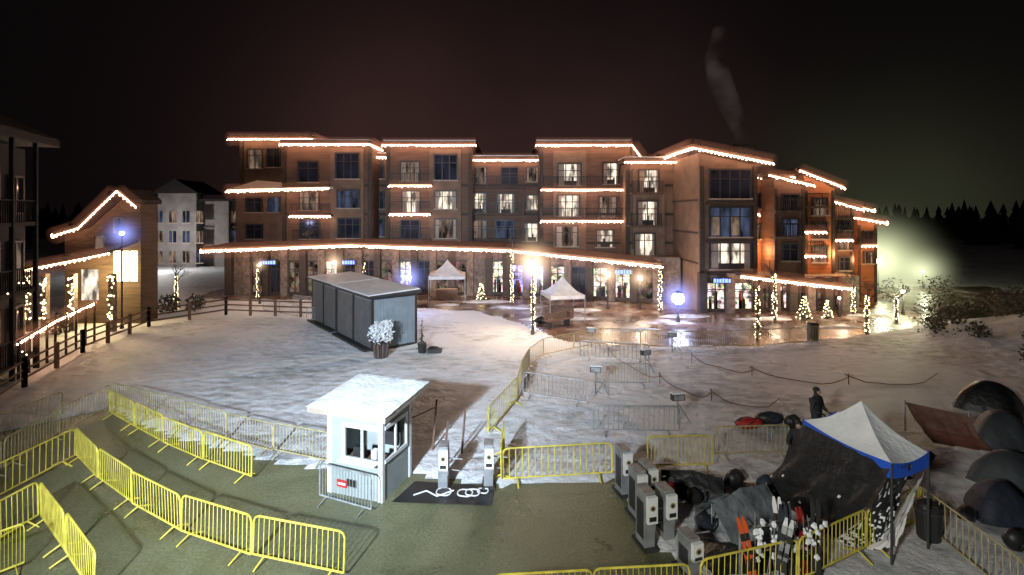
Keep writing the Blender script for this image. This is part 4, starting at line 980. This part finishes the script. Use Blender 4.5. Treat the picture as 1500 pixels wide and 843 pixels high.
# ------------------------------------------------------------------ smoke plume
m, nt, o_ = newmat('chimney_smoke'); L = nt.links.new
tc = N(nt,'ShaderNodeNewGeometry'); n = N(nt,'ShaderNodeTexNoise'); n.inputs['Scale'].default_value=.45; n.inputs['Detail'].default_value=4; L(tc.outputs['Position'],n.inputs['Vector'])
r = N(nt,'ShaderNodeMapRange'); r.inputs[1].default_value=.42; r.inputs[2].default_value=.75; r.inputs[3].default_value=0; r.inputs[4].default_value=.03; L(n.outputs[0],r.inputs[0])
e = N(nt,'ShaderNodeEmission'); e.inputs[0].default_value=(.75,.60,.55,1); L(r.outputs[0],e.inputs[1]); L(e.outputs[0],o_.inputs['Volume'])  # smoke emits its own faint light instead of scattering lamplight
b = B(); pp = [(18.2,40.6,12.5,.3),(18.1,40.6,13.5,.6),(17.4,40.8,15.5,.9),(16.7,41,17.5,1.0),(16.3,41,19.5,.9),(16.6,41,22,.5)]
vs = []; fs = []; n_ = 12
for k,(x,y,z,rr) in enumerate(pp):
    for i in range(n_): a=2*math.pi*i/n_; vs.append((x+rr*math.cos(a),y+rr*math.sin(a),z))
for k in range(len(pp)-1):
    for i in range(n_): fs.append((k*n_+i,k*n_+(i+1)%n_,(k+1)*n_+(i+1)%n_,(k+1)*n_+i))
fs.append(tuple(range(n_-1,-1,-1))); fs.append(tuple(range((len(pp)-1)*n_,len(pp)*n_)))
b.add(vs,fs,m); b.make('chimney_smoke_plume', smooth=True)

# ------------------------------------------------------------------ floodlights on the lift mast behind the viewer
fl = empty('slope_floodlight', (-6.2,-3.6,0)); b = B(); b.cyl((0,0,0),(0,0,8.6),.12,.09,8,DMETAL); b.box(-.6,.6,-.2,.1,8.55,8.95,DMETAL); b.make('mast', fl)
light('far_flood','SPOT',(0,.3,8.8),43000,(.66,.82,1),.3,fl,None,58,1).rotation_euler = (V((-5.0,26.5,0))-V((-6.2,-3.3,8.8))).to_track_quat('-Z','Y').to_euler()
light('near_flood','SPOT',(.4,.3,8.8),9500,(1,1,.90),.7,fl,None,122,.8).rotation_euler = (V((2.5,13,0))-V((-5.8,-3.3,8.8))).to_track_quat('-Z','Y').to_euler()

# ------------------------------------------------------------------ world
w = bpy.data.worlds.new('World'); S.world = w; w.use_nodes = True; nt = w.node_tree; nt.nodes.clear(); L = nt.links.new
out = N(nt,'ShaderNodeOutputWorld'); sky = N(nt,'ShaderNodeTexSky'); sky.sky_type='NISHITA'; sky.sun_disc=False; sky.sun_elevation=math.radians(-6); sky.sun_rotation=math.radians(180)
bg1 = N(nt,'ShaderNodeBackground'); bg1.inputs[1].default_value=.01; L(sky.outputs[0],bg1.inputs[0])
tc = N(nt,'ShaderNodeTexCoord'); nz = N(nt,'ShaderNodeTexNoise'); nz.inputs['Scale'].default_value=2.6; nz.inputs['Detail'].default_value=5; L(tc.outputs['Generated'],nz.inputs['Vector'])
def lobe(direction, power, col):
    d = V(direction).normalized(); nr = N(nt,'ShaderNodeVectorMath',operation='NORMALIZE'); L(tc.outputs['Generated'],nr.inputs[0])
    dt = N(nt,'ShaderNodeVectorMath',operation='DOT_PRODUCT'); dt.inputs[1].default_value=d; L(nr.outputs[0],dt.inputs[0])
    mx = N(nt,'ShaderNodeMath',operation='MAXIMUM'); mx.inputs[1].default_value=0; L(dt.outputs['Value'],mx.inputs[0])
    p = N(nt,'ShaderNodeMath',operation='POWER'); p.inputs[1].default_value=power; L(mx.outputs[0],p.inputs[0])
    s = N(nt,'ShaderNodeVectorMath',operation='SCALE'); s.inputs[0].default_value=col; L(p.outputs[0],s.inputs['Scale']); return s
l1 = lobe((-.2,1,.08),26,(.030,.014,.012)); l2 = lobe((.74,1,-.03),70,(.024,.026,.014)); l3 = lobe((.2,1,.1),40,(.020,.010,.009))
a1 = N(nt,'ShaderNodeVectorMath',operation='ADD'); L(l1.outputs[0],a1.inputs[0]); L(l2.outputs[0],a1.inputs[1])
a2 = N(nt,'ShaderNodeVectorMath',operation='ADD'); L(a1.outputs[0],a2.inputs[0]); L(l3.outputs[0],a2.inputs[1])
r = N(nt,'ShaderNodeMapRange'); r.inputs[3].default_value=.4; r.inputs[4].default_value=1.6; L(nz.outputs[0],r.inputs[0])
sc = N(nt,'ShaderNodeVectorMath',operation='SCALE'); L(a2.outputs[0],sc.inputs[0]); L(r.outputs[0],sc.inputs['Scale'])
a3 = N(nt,'ShaderNodeVectorMath',operation='ADD'); L(sc.outputs[0],a3.inputs[0]); a3.inputs[1].default_value=(.0030,.0022,.0024)
bg2 = N(nt,'ShaderNodeBackground'); bg2.inputs[1].default_value=1; L(a3.outputs[0],bg2.inputs[0])
ad = N(nt,'ShaderNodeAddShader'); L(bg1.outputs[0],ad.inputs[0]); L(bg2.outputs[0],ad.inputs[1]); L(ad.outputs[0],out.inputs[0])

S.view_settings.view_transform='Standard'; S.view_settings.look='None'; S.view_settings.exposure=0
cam = bpy.data.cameras.new('camera'); cam.lens=18; cam.sensor_width=36; cam.shift_y=-.0743; cam.clip_start=.1; cam.clip_end=2000
co = bpy.data.objects.new('camera', cam); co.location=(0,0,EYE); co.rotation_euler=(math.radians(90),0,0); S.collection.objects.link(co); S.camera=co
